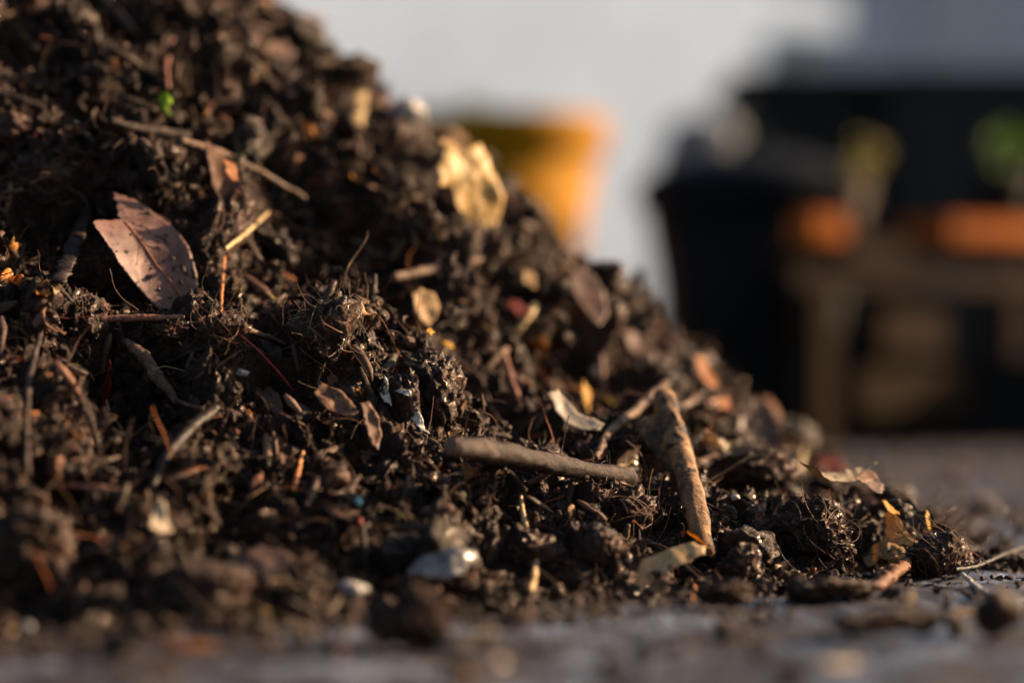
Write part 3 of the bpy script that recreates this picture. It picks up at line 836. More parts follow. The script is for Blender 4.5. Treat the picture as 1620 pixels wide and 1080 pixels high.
leaf('leaf', 'brown leaf edge curling up beside the grey tan leaf', 'leaf', [(1345, 768), (1358, 752), (1372, 741), (1384, 746), (1390, 756), (1378, 760), (1362, 770), (1350, 782)], L_BROWN, (.3, -.6, .7), dist=1.135, off=.006, curl=(20, 20))
leaf('leaf', 'pinkish grey rounded leaf end right of the grey tan leaf', 'leaf', leafshape(1380, 769, 42, 26, 25), L_PINK, (.3, -.65, .65), dist=1.14, off=.006, curl=(20, 12))
leaf('leaf', 'dark red brown leaf behind the grey tan leaf', 'leaf', leafshape(1312, 735, 60, 30, 20), L_RED, (.2, -.8, .5), off=.006, curl=(16, 10))
leaf('leaf_scrap', 'bright yellow scrap at the top of the curled leaf cluster', 'leaf scrap', leafshape(1407, 804, 36, 16, 40), L_YELLOW, (.5, -.6, .6), off=.004, dist=1.128, curl=(20, 20))
leaf('leaf', 'upright tan leaf with golden edge in the curled leaf cluster at right', 'leaf', [(1400, 812), (1412, 808), (1424, 822), (1430, 836), (1444, 850), (1460, 862), (1440, 864), (1424, 862), (1404, 858), (1398, 838)], L_TAN, (-.25, -.9, .25), off=.004, dist=1.128, curl=(14, 10), wrinkle=.0030, sunlit=.03, seen=.04)
leaf('leaf', 'pale tan leaf curled like a scoop on the lowest lumps at right', 'leaf', [(1370, 898), (1366, 882), (1374, 868), (1390, 860), (1412, 862), (1426, 868), (1434, 880), (1420, 890), (1404, 892), (1390, 886), (1382, 896)], L_TAN, (.05, -.85, .5), off=.004, dist=1.128, curl=(-20, 25), wrinkle=.0030, sunlit=.03, seen=.04)
leaf('leaf', 'grey brown leaf half shaded above the rusty twig', 'leaf', [(1404, 888), (1410, 872), (1428, 866), (1444, 876), (1436, 888), (1420, 894)], L_GREYTAN, (-.3, -.9, .2), off=.004, dist=1.128, curl=(14, 10))
leaf('leaf', 'dark leaf rolled into a tube with amber inside at the right end of the heap', 'leaf', [(1434, 812), (1450, 806), (1470, 806), (1478, 818), (1474, 834), (1456, 838), (1438, 832)], L_DARK, (-.1, -.9, .4), off=.004, dist=1.128, curl=(55, 0))
leaf('leaf_scrap', 'glowing amber strip at the mouth of the rolled dark leaf', 'leaf scrap', leafshape(1469, 822, 32, 13, 82), L_YELLOW, (.7, -.6, .3), off=.004, dist=1.128)
leaf('leaf', 'blackish leaf spread over the last lump at right', 'leaf', [(1440, 846), (1470, 836), (1500, 848), (1516, 862), (1510, 876), (1484, 872), (1456, 866)], L_DARK, (.15, -.6, .75), off=.004, dist=1.128, curl=(-14, -10), wrinkle=.002)
leaf('leaf_scrap', 'golden torn rim under the blackish leaf', 'leaf scrap', [(1456, 864), (1474, 858), (1492, 858), (1502, 862), (1494, 872), (1484, 880), (1470, 872)], L_ORANGE, (0, -.8, .5), off=.004, dist=1.128, curl=(20, 10))
leaf('leaf_scrap', 'glowing yellow upright scrap in the mid slope', 'leaf scrap', leafshape(921, 630, 54, 26, 88), L_YELLOW, (.55, -.75, .35), off=.016, curl=(20, 4), sunlit=.03)
leaf('leaf_scrap', 'small round yellow scrap right of the taller yellow scrap', 'leaf scrap', leafshape(961, 640, 24, 20, 10), L_YELLOW, (.5, -.75, .4), off=.016, curl=(20, 20))
leaf('leaf', 'pale grey tan sheet of leaf left of the forked twig', 'leaf', [(864, 628), (880, 616), (896, 630), (914, 652), (938, 664), (952, 676), (946, 690), (920, 688), (894, 672), (874, 650)], L_GREYTAN, (.2, -.75, .6), off=.010, curl=(14, 10), wrinkle=.0016, sunlit=.03)
leaf('leaf', 'sunlit tan leaf standing in the middle of the slope', 'leaf', [(648, 470), (662, 458), (684, 466), (694, 484), (688, 506), (672, 520), (658, 508), (652, 490)], L_TAN, (.45, -.75, .4), off=.010, curl=(26, 12), wrinkle=.0016, sunlit=.03, seen=.04)
leaf('leaf_scrap', 'small round amber scrap under the sunlit tan leaf', 'leaf scrap', leafshape(679, 526, 16, 15, 0), L_YELLOW, (.5, -.75, .4), off=.008, curl=(30, 30), spacing=.0008)
leaf('leaf_scrap', 'little amber scrap on the lump below the sunlit tan leaf', 'leaf scrap', leafshape(708, 547, 22, 13, 25), L_YELLOW, (.5, -.7, .5), off=.006, curl=(30, 30), spacing=.0008)
leaf('leaf', 'deep red leaf in the blurred upper mid slope', 'leaf', leafshape(820, 488, 44, 28, 30), L_RED, (.3, -.85, .3), off=.008, curl=(14, 8))
leaf('leaf_scrap', 'olive yellow scrap above the deep red leaf', 'leaf scrap', leafshape(838, 442, 34, 24, 60), L_TAN, (.4, -.8, .4), off=.008, curl=(14, 8))
leaf('leaf', 'orange brown leaf curled up on the skyline behind the stout branch', 'leaf', [(1086, 592), (1094, 568), (1108, 562), (1120, 578), (1130, 598), (1134, 616), (1116, 618), (1098, 606)], L_ORANGE, (.5, -.75, .4), off=.008, curl=(30, 8), wrinkle=.0016, sunlit=.03)
leaf('leaf_scrap', 'amber scrap on the skyline below the curled orange brown leaf', 'leaf scrap', leafshape(1144, 640, 30, 26, 30), L_ORANGE, (.5, -.7, .5), off=.006, curl=(20, 20))
leaf('leaf', 'big brown leaf standing on the skyline above the ground', 'leaf', [(1162, 690), (1168, 660), (1184, 636), (1206, 630), (1222, 650), (1232, 686), (1228, 706), (1200, 712), (1176, 706)], L_PINK, (.2, -.9, .35), off=.006, curl=(24, 6), wrinkle=.0022)
leaf('leaf', 'crumpled cream leaf beside the stout branch', 'leaf', [(1092, 712), (1108, 704), (1126, 690), (1146, 690), (1154, 704), (1140, 720), (1120, 722), (1102, 732)], L_CREAM, (.4, -.6, .65), off=.010, curl=(22, 22), wrinkle=.003, sunlit=.03, seen=.04)
leaf('leaf', 'small oval dark leaf with yellow rim beside the red stem', 'leaf', [(408, 534), (422, 530), (436, 540), (446, 558), (450, 578), (440, 576), (426, 562), (414, 548)], L_DARK, (.15, -.85, .4), off=.008, curl=(20, 8))
leaf('bark_flake', 'flat grey flake of bark on the lump below the red stem', 'bark', [(404, 622), (420, 608), (440, 622), (448, 640), (452, 656), (438, 664), (424, 650), (412, 640)], L_PINK, (.0, -.75, .65), off=.008, curl=(8, 4))
leaf('leaf', 'pinkish tan upright leaf in the blurred lower left', 'leaf', [(236, 838), (240, 812), (252, 788), (264, 792), (266, 818), (272, 842), (254, 846)], L_CREAM, (.4, -.8, .4), off=.010, curl=(26, 8), wrinkle=.002, sunlit=.03)
leaf('leaf', 'broad pinkish brown leaf lying over a hollow in the lower left foreground', 'leaf', [(348, 880), (378, 868), (410, 858), (446, 864), (484, 876), (452, 888), (420, 908), (390, 900), (364, 894)], L_PINK, (.1, -.55, .8), off=.012, curl=(-8, -12), wrinkle=.0018)
leaf('leaf_scrap', 'orange leaf scrap lying on the ground in front of the heap at left', 'leaf scrap', leafshape(306, 1026, 84, 22, 3), L_ORANGE, (.1, -.35, .93), off=.004, curl=(6, 20))
leaf('leaf', 'pale straw coloured leaf lying on the ground at the bottom right', 'leaf', leafshape(1332, 1052, 74, 22, -8), L_CREAM, (.05, -.35, .93), off=.003, curl=(5, 20))
leaf('leaf', 'pale yellowish strip lying flat on the wet ground at right', 'leaf', leafshape(1524, 967, 76, 14, -4), L_TAN, (0, -.25, .97), off=.002, curl=(3, 8))
leaf('leaf', 'narrow brown leaf tip on the skyline between golden straw and grey white stone', 'leaf', leafshape(604, 160, 34, 24, 20), L_BROWN, (.4, -.8, .4), off=.006, curl=(14, 8))
leaf('leaf', 'blurry tan brown leaf on the skyline near the top', 'leaf', leafshape(446, 80, 46, 34, 20), L_PINK, (.4, -.7, .5), off=.006, curl=(14, 8))
leaf('leaf', 'thin tan brown slab standing below the dark skyline lump', 'leaf', [(898, 440), (916, 420), (936, 432), (956, 462), (960, 500), (944, 520), (922, 490), (906, 466)], L_PINK, (.3, -.8, .5), off=.008, curl=(10, 4))
leaf('leaf', 'mottled brown leaf on the skyline above the forked twig', 'leaf', leafshape(1010, 548, 80, 34, 38), L_PINK, (.3, -.7, .6), off=.008, curl=(10, 10), wrinkle=.002)
leaf('leaf', 'curled dark brown leaf edge catching light left of the white lichened bark', 'leaf', [(566, 640), (584, 636), (600, 662), (604, 690), (596, 716), (584, 700), (576, 672)], L_BROWN, (.3, -.85, .4), off=.010, curl=(24, 8), wrinkle=.002)
leaf('leaf', 'shrivelled brown leaf on the soil lump left of the curled dark leaf edge', 'leaf', [(508, 606), (532, 616), (556, 636), (566, 664), (552, 674), (530, 660), (512, 648), (496, 628)], L_BROWN, (.1, -.7, .65), off=.008, curl=(18, 14), wrinkle=.0028)
leaf('leaf', 'dark maroon leaf blade upright in the shade left of the knobbly twig', 'leaf', [(160, 640), (166, 600), (178, 568), (184, 584), (180, 612), (170, 644)], L_RED, (-.5, -.85, .1), off=.012, curl=(14, 4))

lk = thing('lichened_bark', at(640, 650, surf(640, 650)), 'upright piece of dark bark with a white lichen edge in the middle of the slope', 'bark')
ld = surf(640, 650, 16)
Cb = at(641, 648, ld+.004); V, F = lump_mesh(Cb, np.array([32*ld/FPX, .009, 54*ld/FPX]), 91, 5, 1.0)
put('bark_plate', make_mesh('bark_plate', V, F, [M_CLOD]), None, lk); note(V, 80)
for k, ol in enumerate([[(602, 612), (610, 600), (616, 618), (620, 640), (608, 634)], [(646, 634), (656, 632), (664, 650), (672, 668), (676, 688), (666, 684), (658, 664), (648, 652)], [(626, 614), (642, 610), (650, 622), (640, 626)]]):
    V, F, C, _ = sheet(ol, (.15, -.85, .45), dist=ld-.008, off=.0, curl=(-60, 5), wrinkle=.0022, ragged=.9, seed=18+k, spacing=.0008)
    put('lichen_patch', make_mesh('lichen_patch', V, F, [LICHENW]), None, lk)

# --- pale lumps, pebbles, chips
GOLD = leaf_material('golden_dry_leaf', (.46, .25, .06), (.82, .60, .28), .0, .35, .45, 150, dirt=.095)
leaf('leaf', 'large crumpled golden leaf glowing in the sun on the skyline of the heap', 'leaf', [(690, 262), (700, 226), (716, 232), (722, 250), (742, 236), (756, 262), (770, 290), (788, 326), (794, 354), (780, 370), (764, 352), (752, 360), (738, 332), (716, 322), (708, 298), (690, 302), (680, 282)], GOLD, (.60, -.70, .40), seen=.12, off=.02, curl=(8, -5), wrinkle=.006, ragged=.6, spacing=.0016, sunlit=.03)
clod('bark_piece', 'rounded tan bark piece just above the yellow chunk on the skyline', 'bark', 704, 222, 34, 22, bark_material('tan_bark', (.12, .07, .045), (.30, .18, .11), (.42, .28, .18), 120), sink=.2, seed=21)
clod('stone', 'pale grey white stone on the skyline beside the tan bark piece', 'stone', 640, 182, 34, 26, PEBBLE, sink=.2, rough=.8, seed=31)
leaf('shell', 'silvery wet shell lying out of focus on the lower slope', 'shell', leafshape(704, 885, 108, 46, -4), SHELLM, (.30, -.62, .72), off=.010, curl=(-9, -26), wrinkle=.004, thick=.0012, seen=.05, sunlit=.03)
clod('pebble', 'pale grey pebble on the lower slope left of the silvery shell', 'pebble', 552, 934, 28, 17, PEBBLE, sink=.2, rough=.8, seed=4)
clod('pebble', 'tiny round white pebble stuck to soil left of the tan bent leaf', 'pebble', 993, 884, 9, 9, PEBBLE, sink=-.1, rough=.3, seed=5, n=4)
clod('pebble', 'white pebble among brown scraps left of the pale stem', 'pebble', 942, 588, 11, 11, PEBBLE, sink=-.1, rough=.3, seed=6, n=4)
clod('pebble', 'pale blue white pebble on the lump under the red stem', 'pebble', 382, 590, 12, 8, PEBBLE, sink=-.3, rough=.4, seed=7, n=4)
clod('pebble', 'whitish pebble on the ground in the lower left corner', 'pebble', 43, 990, 9, 9, PEBBLE, sink=-.2, rough=.3, seed=9, n=4)
clod('plastic_chip', 'tiny turquoise chip on the dark lower slope', 'chip', 567, 793, 6, 8, CHIPBLUE, sink=-.3, rough=.5, seed=9, n=3)
clod('red_seed', 'tiny bright red seed against the end of the stout branch', 'seed', 1080, 846, 5, 7, CHIPRED, sink=-.6, rough=.4, seed=9, n=3)
clod('pebble', 'whitish chip on the dark lump right of the stout branch', 'pebble', 1162, 786, 9, 6, PEBBLE, sink=-.4, rough=.6, seed=13, n=3)
clod('pebble', 'cream chip on top of the root ball', 'pebble', 1312, 806, 8, 9, PEBBLE, sink=-.3, rough=.6, seed=14, n=3)

# --- soil lumps
clod('root_ball', 'large round ball of fibrous soil near the right foot of the heap', 'soil lump', 1290, 852, 74, 54, ground=912, fibres=120, seed=40, n=6, rough=.95)
clod('soil_lump', 'small round soil lump left of the root ball on the ground', 'soil lump', 1172, 894, 43, 34, ground=930, seed=41, rough=.9)
clod('root_ball', 'fibrous soil lump at the far right end of the heap', 'soil lump', 1490, 900, 48, 40, ground=914, fibres=90, seed=42)
clod('soil_lump', 'rough soil lump between the stout branch and the grey tan leaf', 'soil lump', 1200, 748, 64, 44, seed=43, sink=.25)
clod('root_ball', 'hairy soil lump below the right end of the thick grey stick', 'soil lump', 996, 812, 46, 40, fibres=80, seed=44, sink=.2)
clod('soil_lump', 'smooth dark soil lump left of the tan bent leaf', 'soil lump', 952, 868, 46, 36, seed=45, sink=.25, rough=.7)
clod('soil_lump', 'arched soil lump beside the silvery shell in the foreground', 'soil lump', 836, 884, 66, 48, seed=46, sink=.2)
clod('soil_lump', 'big blurred soil lump lying in front of the heap at lower middle', 'soil lump', 648, 976, 64, 46, ground=1022, seed=47, rough=1.35)
clod('soil_lump', 'rounded dark soil lump standing alone on the ground at the right edge', 'soil lump', 1582, 972, 36, 36, ground=1006, seed=48, rough=.7)
clod('soil_lump', 'flat soil lump lying on the ground in front at right', 'soil lump', 1390, 984, 78, 22, ground=1010, seed=49, rough=1.35)
clod('soil_lump', 'small soil lump right of the flat one on the ground', 'soil lump', 1462, 984, 30, 24, ground=1008, seed=56, rough=1.35)
clod('root_ball', 'sharp focused soil lump full of rootlets in the middle of the slope', 'soil lump', 514, 528, 56, 52, fibres=110, seed=50, sink=.3)
clod('soil_lump', 'sharp focused lump behind the white lichened bark', 'soil lump', 690, 612, 54, 62, seed=51, sink=.3)
clod('soil_lump', 'blurred lump overhanging a black hollow at lower left', 'soil lump', 330, 940, 84, 44, seed=52, sink=.2)
clod('soil_lump', 'tall blurred lump at the left edge foreground', 'soil lump', 62, 880, 66, 80, seed=53, sink=.3)
clod('soil_lump', 'dark blurred lump on the skyline right of the tan slab', 'soil lump', 958, 444, 40, 36, seed=54, sink=.5)
clod('soil_lump', 'rounded lump just under the tip of the broken leaf', 'soil lump', 262, 524, 36, 26, seed=55, sink=.1)
clod('root_ball', 'lump with wet sparkle right of the broken leaf tip', 'soil lump', 350, 530, 48, 38, fibres=60, seed=57, sink=.3)
clod('soil_lump', 'low flat lump of mud on the ground below the root ball', 'soil lump', 1312, 938, 60, 20, ground=950, seed=58, rough=1.35)
clod('soil_lump', 'low brown lump on the ground below the tan bent leaf', 'soil lump', 1150, 940, 54, 20, ground=960, seed=59, rough=1.35)
clod('root_ball', 'tuft of fibrous soil at the left edge above the broken leaf', 'soil lump', 68, 282, 40, 44, fibres=90, seed=60, sink=.3)
clod('root_ball', 'tuft of rootlets and soil left of the broken leaf edge', 'soil lump', 152, 432, 34, 44, fibres=80, seed=61, sink=.3)
clod('soil_lump', 'knob of soil on the skyline near the very top', 'soil lump', 560, 116, 40, 26, seed=62, sink=.5)

# ------------------------------------------------------------------ the yard behind
def lathe(prof, c, k=64, closed=True):
    prof = np.asarray(prof, float); m = len(prof)
    th = np.arange(k)/k*2*math.pi
    V = np.stack([c[0]+prof[:, 0][:, None]*np.cos(th), c[1]+prof[:, 0][:, None]*np.sin(th), np.repeat(c[2]+prof[:, 1][:, None], k, 1)], -1).reshape(-1, 3)
    i = np.arange(m-1)[:, None]*k; j = np.arange(k)[None, :]; j2 = (j+1) % k
    return V, [np.stack([i+j, i+j2, i+k+j2, i+k+j], -1).reshape(-1, 4)]

def boxes(lst, bev=.004):
    """list of (cx,cy,cz, sx,sy,sz, rotz): one mesh of chamfered boxes"""
    import bmesh
    bm = bmesh.new()
    for (cx, cy, cz, sx, sy, sz, rz) in lst:
        r = bmesh.ops.create_cube(bm, size=1.0)
        bmesh.ops.transform(bm, verts=r['verts'], matrix=Matrix.Translation((cx, cy, cz)) @ Matrix.Rotation(rz, 4, 'Z') @ Matrix.Diagonal((sx, sy, sz, 1)))
        ed = list({e for v in r['verts'] for e in v.link_edges})
        bmesh.ops.bevel(bm, geom=ed, offset=min(bev, .3*min(sx, sy, sz)), segments=2, affect='EDGES')
    me = bpy.data.meshes.new('boxes'); bm.to_mesh(me); bm.free(); return me

def boxput(name, lst, mat, parent=None, origin=None, bev=.004):
    me = boxes(lst, bev); me.name = name; me.materials.append(mat)
    return put(name, me, origin, parent)

# ground: one sheet to the horizon, finely modelled where the lens sees it sharply
M_GROUND = NB('stained_paving_painted_sheen')
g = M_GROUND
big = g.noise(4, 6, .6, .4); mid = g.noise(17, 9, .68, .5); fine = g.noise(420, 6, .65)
gc = g.ramp(mid, [(.41, (.012, .008, .0065)), (.49, (.036, .029, .027)), (.545, (.098, .110, .138)), (.63, (.25, .285, .36))])  # brown stops are mud, blue-grey stops paint the sky's reflection into the colour
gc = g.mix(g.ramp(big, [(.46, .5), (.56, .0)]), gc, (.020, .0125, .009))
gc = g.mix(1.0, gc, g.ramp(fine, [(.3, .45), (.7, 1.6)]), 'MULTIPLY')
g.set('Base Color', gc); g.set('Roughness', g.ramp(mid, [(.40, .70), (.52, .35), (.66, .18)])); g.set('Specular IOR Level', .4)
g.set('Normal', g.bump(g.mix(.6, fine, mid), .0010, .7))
ax = np.concatenate([[-40, -12, -4, -1.6], axis(-.8, -.30, .46, 1.3, .0028, 26, 40), [2.4, 5, 14, 40]])
ay = np.concatenate([[-6, -1, .2], axis(.5, .70, 1.75, 4.5, .0034, 8, 120), [7, 14, 40, 90]])
gX, gY = np.meshgrid(ax, ay)
gP = np.stack([gX.ravel(), gY.ravel(), np.zeros(gX.size)], 1)
near = np.exp(-np.clip(np.hypot(gP[:, 0], gP[:, 1]-1.1)-1.0, 0, 9)*2.0)
gz = (.0030*fbm(gP, 18, 3, 7)+.0016*fbm(gP, 70, 3, 9)+.0009*ridged(gP, 160, 2, 11))*near
gP[:, 2] = np.minimum(gz, .004)-.0015
gi = np.arange(gX.size).reshape(gX.shape)
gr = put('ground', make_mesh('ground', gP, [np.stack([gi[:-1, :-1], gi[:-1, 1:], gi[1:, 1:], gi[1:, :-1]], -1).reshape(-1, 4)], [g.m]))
tag(gr, None, None, kind='structure')

# pale wall, turned a little towards the sun
WALLM = plain_material('white_painted_boards', (.55, .70, .93), .7, .16, 2.5, .0006, .3, 14)
WROT = math.radians(31.5)
wl = thing('boarded_wall', (-.1, 4.3, 0), 'white painted board wall standing behind the yellow pot', 'wall')
ux, uy = math.cos(WROT), math.sin(WROT)
bd = []
for k in range(-9, 3):
    s = .06+k*.245
    bd.append((-.1+ux*s, 4.3+uy*s, .75, .2446, .03, 1.5, WROT))
for q in bd:
    boxput('board', [q], WALLM, wl, bev=.0012)
boxput('base_rail', [(-.1+ux*(-.72)-(-uy)*0, 4.3+uy*(-.72)+.035, .75, 3.2, .04, .08, WROT)], WALLM, wl)
FENM = plain_material('wall_shade_grey', (.46, .48, .50), .5, .10, 3, .0006, .4, 20)  # blue grey paints in the shade on the wall's right part
fl = thing('shaded_wall_fence', (1.5, 5.4, 0), 'blue grey panel fence coloured as the shaded right part of the wall behind the black bins', 'fence')
for k in range(5):
    x0 = .47+k*.46
    boxput('fence_panel', [(x0+.22, 5.4, .49, .43, .03, .98, 0)], FENM, fl)
    boxput('fence_post', [(x0-.005, 5.395, .50, .028, .07, 1.0, 0)], FENM, fl)

# yellow pot
YP = plain_material('ochre_glazed_pot', (.30, .135, .003), .7, .12, 9, .0, .08)
yc = (at(770, 542, 2.8)[0], 2.8+.0, 0)
H = CAMZ+(HOR-176)/FPX*2.8-.010
yp = thing('plant_pot', yc, 'tall ochre yellow plant pot lit from the right behind the heap', 'plant pot')
V, F = lathe([(.0005, .004), (.078, .004), (.082, .01), (.100, H*.45), (.128, H-.045), (.122, H-.045), (.09, H*.45), (.0005, .03)], yc)
put('pot_body', make_mesh('pot_body', V, F, [YP]), None, yp)
V, F = lathe([(.1265, H-.045), (.135, H-.043), (.1375, H-.036), (.1400, H-.006), (.1380, H), (.130, H), (.1265, H-.01), (.1265, H-.045)], yc)
put('rim', make_mesh('rim', V, F, [YP]), None, yp)
V, F = lathe([(.0005, H-.02), (.06, H-.018), (.1225, H-.025)], yc)
put('potting_soil', make_mesh('potting_soil', V, F, [M_SOIL]), None, yp)

def bush(name, label, cat, c, R, n, size, mat, stem=None, seed=1, group=None, rootz=None):
    """small plant: stems and many leaves of its own"""
    r = np.random.default_rng(seed)
    o = thing(name, (c[0], c[1], rootz if rootz is not None else c[2]-R), label, cat, group)
    Vs, Fs, off = [], [], 0
    for k in range(n):
        d = r.normal(size=3); d /= np.linalg.norm(d); q = np.array(c)+d*R*np.array([1, 1, .8])*r.uniform(.3, 1)
        nrm = unit(d*.6+r.normal(size=3)*.5+np.array([0, 0, .5])); u, v, nn = plane_basis(nrm)
        a = r.uniform(0, 6.28); e1 = u*math.cos(a)+v*math.sin(a); e2 = np.cross(nn, e1); s = size*r.uniform(.6, 1.2)
        g = []
        for (x, y, z) in [(-1, 0, -.1), (-.4, .42, .08), (.3, .4, .05), (1, 0, -.25), (.3, -.4, .05), (-.4, -.42, .08), (0, 0, -.08)]:
            g.append(q+(e1*x+e2*y+nn*z)*s)
        Vs.append(np.array(g)); Fs += [(off+i, off+(i+1) % 6, off+6) for i in range(6)]; off += 7
    put('leaves', make_mesh('leaves', np.vstack(Vs), [np.array(Fs)], [mat]), None, o)
    zr = rootz if rootz is not None else c[2]-R
    for k in range(4):
        tip = np.array(c)+r.normal(size=3)*R*.45
        p, _ = catmull(np.array([[c[0]+r.normal()*.004, c[1]+r.normal()*.004, zr], (np.array(c)+tip)/2-[0, 0, R*.4], tip]), .004)
        V, F = tube(p, np.linspace(.0016, .0008, len(p)), 6, .1, k)
        put('stem', make_mesh('stem', V, F, [stem or mat]), None, o)
    return o
G_OLIVE = leaf_material('olive_leaf', (.10, .13, .035), (.20, .22, .07), .0, .35)
G_YEL = leaf_material('yellow_green_leaf', (.15, .14, .03), (.32, .27, .08), .0, .4)
G_BRIGHT = leaf_material('fresh_green_leaf', (.05, .11, .012), (.11, .21, .025), .0, .4)
bush('seedling', 'sparse olive green seedling growing in the ochre yellow pot', 'plant', (yc[0]-.02, yc[1], H+.006), .03, 26, .012, G_OLIVE, seed=3, rootz=H-.02)

# black tub with lid
BLK = plain_material('black_plastic', (.006, .0065, .008), .7, .2, 6, .0, .1)
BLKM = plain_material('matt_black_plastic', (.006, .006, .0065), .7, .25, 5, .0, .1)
BLUEB = plain_material('slate_blue_lid', (.010, .014, .021), .95, .15, 6, .0, .03)
tc = (at(1190, 542, 2.7)[0], 2.7, 0); TH = CAMZ+(HOR-292)/FPX*2.7; tr = 180/FPX*2.7
tb = thing('tub', tc, 'tall black tub with a slate blue domed lid standing in the middle of the yard', 'tub')
V, F = lathe([(.0005, .003), (tr*.60, .003), (tr*.63, .008), (tr*.78, TH*.45), (tr*.95, TH-.03), (tr*.90, TH-.03), (tr*.7, TH*.45), (.0005, .012)], tc)
put('tub_body', make_mesh('tub_body', V, F, [BLK]), None, tb)
V, F = lathe([(tr*.945, TH-.03), (tr*1.0, TH-.028), (tr*1.03, TH-.022), (tr*1.03, TH-.003), (tr*1.0, TH), (tr*.945, TH-.002), (tr*.945, TH-.03)], tc)
put('rim', make_mesh('rim', V, F, [BLK]), None, tb)
V, F = lathe([(tr*.995, TH+.0005), (tr*.99, TH+.007), (tr*.80, TH+.018), (tr*.5, TH+.032), (tr*.2, TH+.038), (.0005, TH+.039)], tc)
put('lid', make_mesh('lid', V, F, [BLUEB]), None, tb)
V, F = lathe([(tr*.14, TH+.0385), (tr*.15, TH+.047), (tr*.11, TH+.051), (.0005, TH+.052)], tc, 24)
put('knob', make_mesh('knob', V, F, [BLUEB]), None, tb)

# pale grey jar behind the tub
JAR = plain_material('pale_grey_jar', (.16, .17, .18), .9, .08, 8, .0, .05)
jc = (at(1112, 542, 3.25)[0], 3.25, 0); jr = 78/FPX*3.25; JH = CAMZ+(HOR-182)/FPX*3.25
jo = thing('jar', jc, 'pale grey round shouldered jar between the black tub and the black bins', 'jar')
V, F = lathe([(.0005, .003), (jr*.85, .003), (jr*.92, .02), (jr*1.0, JH*.5), (jr*1.0, JH-.085), (jr*.93, JH-.055), (jr*.74, JH-.035)], jc)
put('jar_body', make_mesh('jar_body', V, F, [JAR]), None, jo)
V, F = lathe([(jr*.76, JH-.0345), (jr*.78, JH-.022), (jr*.6, JH-.006), (.0005, JH)], jc)
put('lid', make_mesh('lid', V, F, [JAR]), None, jo)

# black bins
def bin_(label, x0, x1, y, topy, mat, ribs):
    h = CAMZ+(HOR-topy)/FPX*y
    xa, xb = at(x0, 542, y)[0], at(x1, 542, y)[0]; w = xb-xa; dep = .34
    cx = (xa+xb)/2; cy = y+dep/2
    o = thing('bin', (cx, cy, 0), label, 'bin', 'black bins along the fence')
    boxput('front_wall', [(cx, y+.006, (h-.03)/2, w-.03, .012, h-.03, 0)], mat, o)
    boxput('back_wall', [(cx, y+dep-.006, (h-.03)/2, w-.03, .012, h-.03, 0)], mat, o)
    boxput('side_wall', [(xa+.008, cy, (h-.03)/2, .012, dep-.03, h-.03, 0)], mat, o)
    boxput('side_wall', [(xb-.008, cy, (h-.03)/2, .012, dep-.03, h-.03, 0)], mat, o)
    boxput('lid', [(cx, cy, h-.012, w+.03, dep+.03, .024, 0)], mat, o, bev=.008)
    for f in ribs:
        boxput('rib', [(xa+w*f, y-.006, h*.48, .022, .014, h*.86, 0)], mat, o)
    return o
BINA = plain_material('charcoal_plastic', (.009, .009, .009), .6, .25, 4, .0, .2)
BINB = plain_material('blue_black_plastic', (.009, .011, .014), .5, .35, 5, .0, .25)
bin_('wide charcoal plastic bin with a flat lid behind the black tub', 1172, 1384, 3.4, 112, BINA, (.22, .5, .78))
bin_('glossy blue black bin at the right behind the plant bench', 1396, 1760, 3.36, 110, BINB, (.18, .42, .66, .88))
bush('seedling', 'faint green seedling standing on the lid of the charcoal bin', 'plant', (at(1262, 94, 3.5)[0], 3.5, CAMZ+(HOR-88)/FPX*3.5), .022, 18, .012, G_OLIVE, seed=5, rootz=CAMZ+(HOR-112)/FPX*3.4)

# plant bench: thick boards run away from the camera, their ends turned to the sun
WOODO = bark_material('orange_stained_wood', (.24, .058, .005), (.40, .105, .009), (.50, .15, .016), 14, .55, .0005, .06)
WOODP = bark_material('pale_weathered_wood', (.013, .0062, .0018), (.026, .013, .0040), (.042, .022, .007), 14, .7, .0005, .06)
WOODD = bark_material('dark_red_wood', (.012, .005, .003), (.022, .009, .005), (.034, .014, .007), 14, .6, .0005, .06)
BR = math.radians(33)
bc = np.array([at(1312, 542, 2.4)[0], 2.4])
bx, by = np.array([math.cos(BR), math.sin(BR)]), np.array([-math.sin(BR), math.cos(BR)])
def bp(s, t): return bc+bx*s+by*t
bz = CAMZ+(HOR-362)/FPX*2.42
bn = thing('bench', (bc[0], bc[1], 0), 'low wooden plant bench with orange board ends in front of the black bins', 'bench')
def bb(name, s, t, z, sx, sy, sz, mat): 
    q = bp(s, t); return boxput(name, [(q[0], q[1], z, sx, sy, sz, BR)], mat, bn, bev=.004)
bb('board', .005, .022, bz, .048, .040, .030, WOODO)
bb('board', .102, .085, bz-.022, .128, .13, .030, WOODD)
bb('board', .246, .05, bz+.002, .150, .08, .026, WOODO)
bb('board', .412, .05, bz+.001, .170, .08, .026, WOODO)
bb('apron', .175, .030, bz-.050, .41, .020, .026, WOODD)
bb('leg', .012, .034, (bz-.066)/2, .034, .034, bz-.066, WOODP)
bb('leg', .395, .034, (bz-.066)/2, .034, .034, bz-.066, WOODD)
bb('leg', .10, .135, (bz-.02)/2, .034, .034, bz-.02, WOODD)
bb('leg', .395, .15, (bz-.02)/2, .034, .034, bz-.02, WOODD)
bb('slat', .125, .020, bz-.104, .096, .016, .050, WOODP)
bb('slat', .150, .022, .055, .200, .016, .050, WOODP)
cq = bp(.215, .13)  # black box added to make the shade under the bench darker
cr = thing('shade_box', (cq[0], cq[1], 0), 'low black box added to deepen the shade behind the legs of the plant bench', 'shade_box')
boxput('side_wall', [(cq[0], cq[1]-.10, .045, .40, .008, .09, 0)], BLKM, cr)
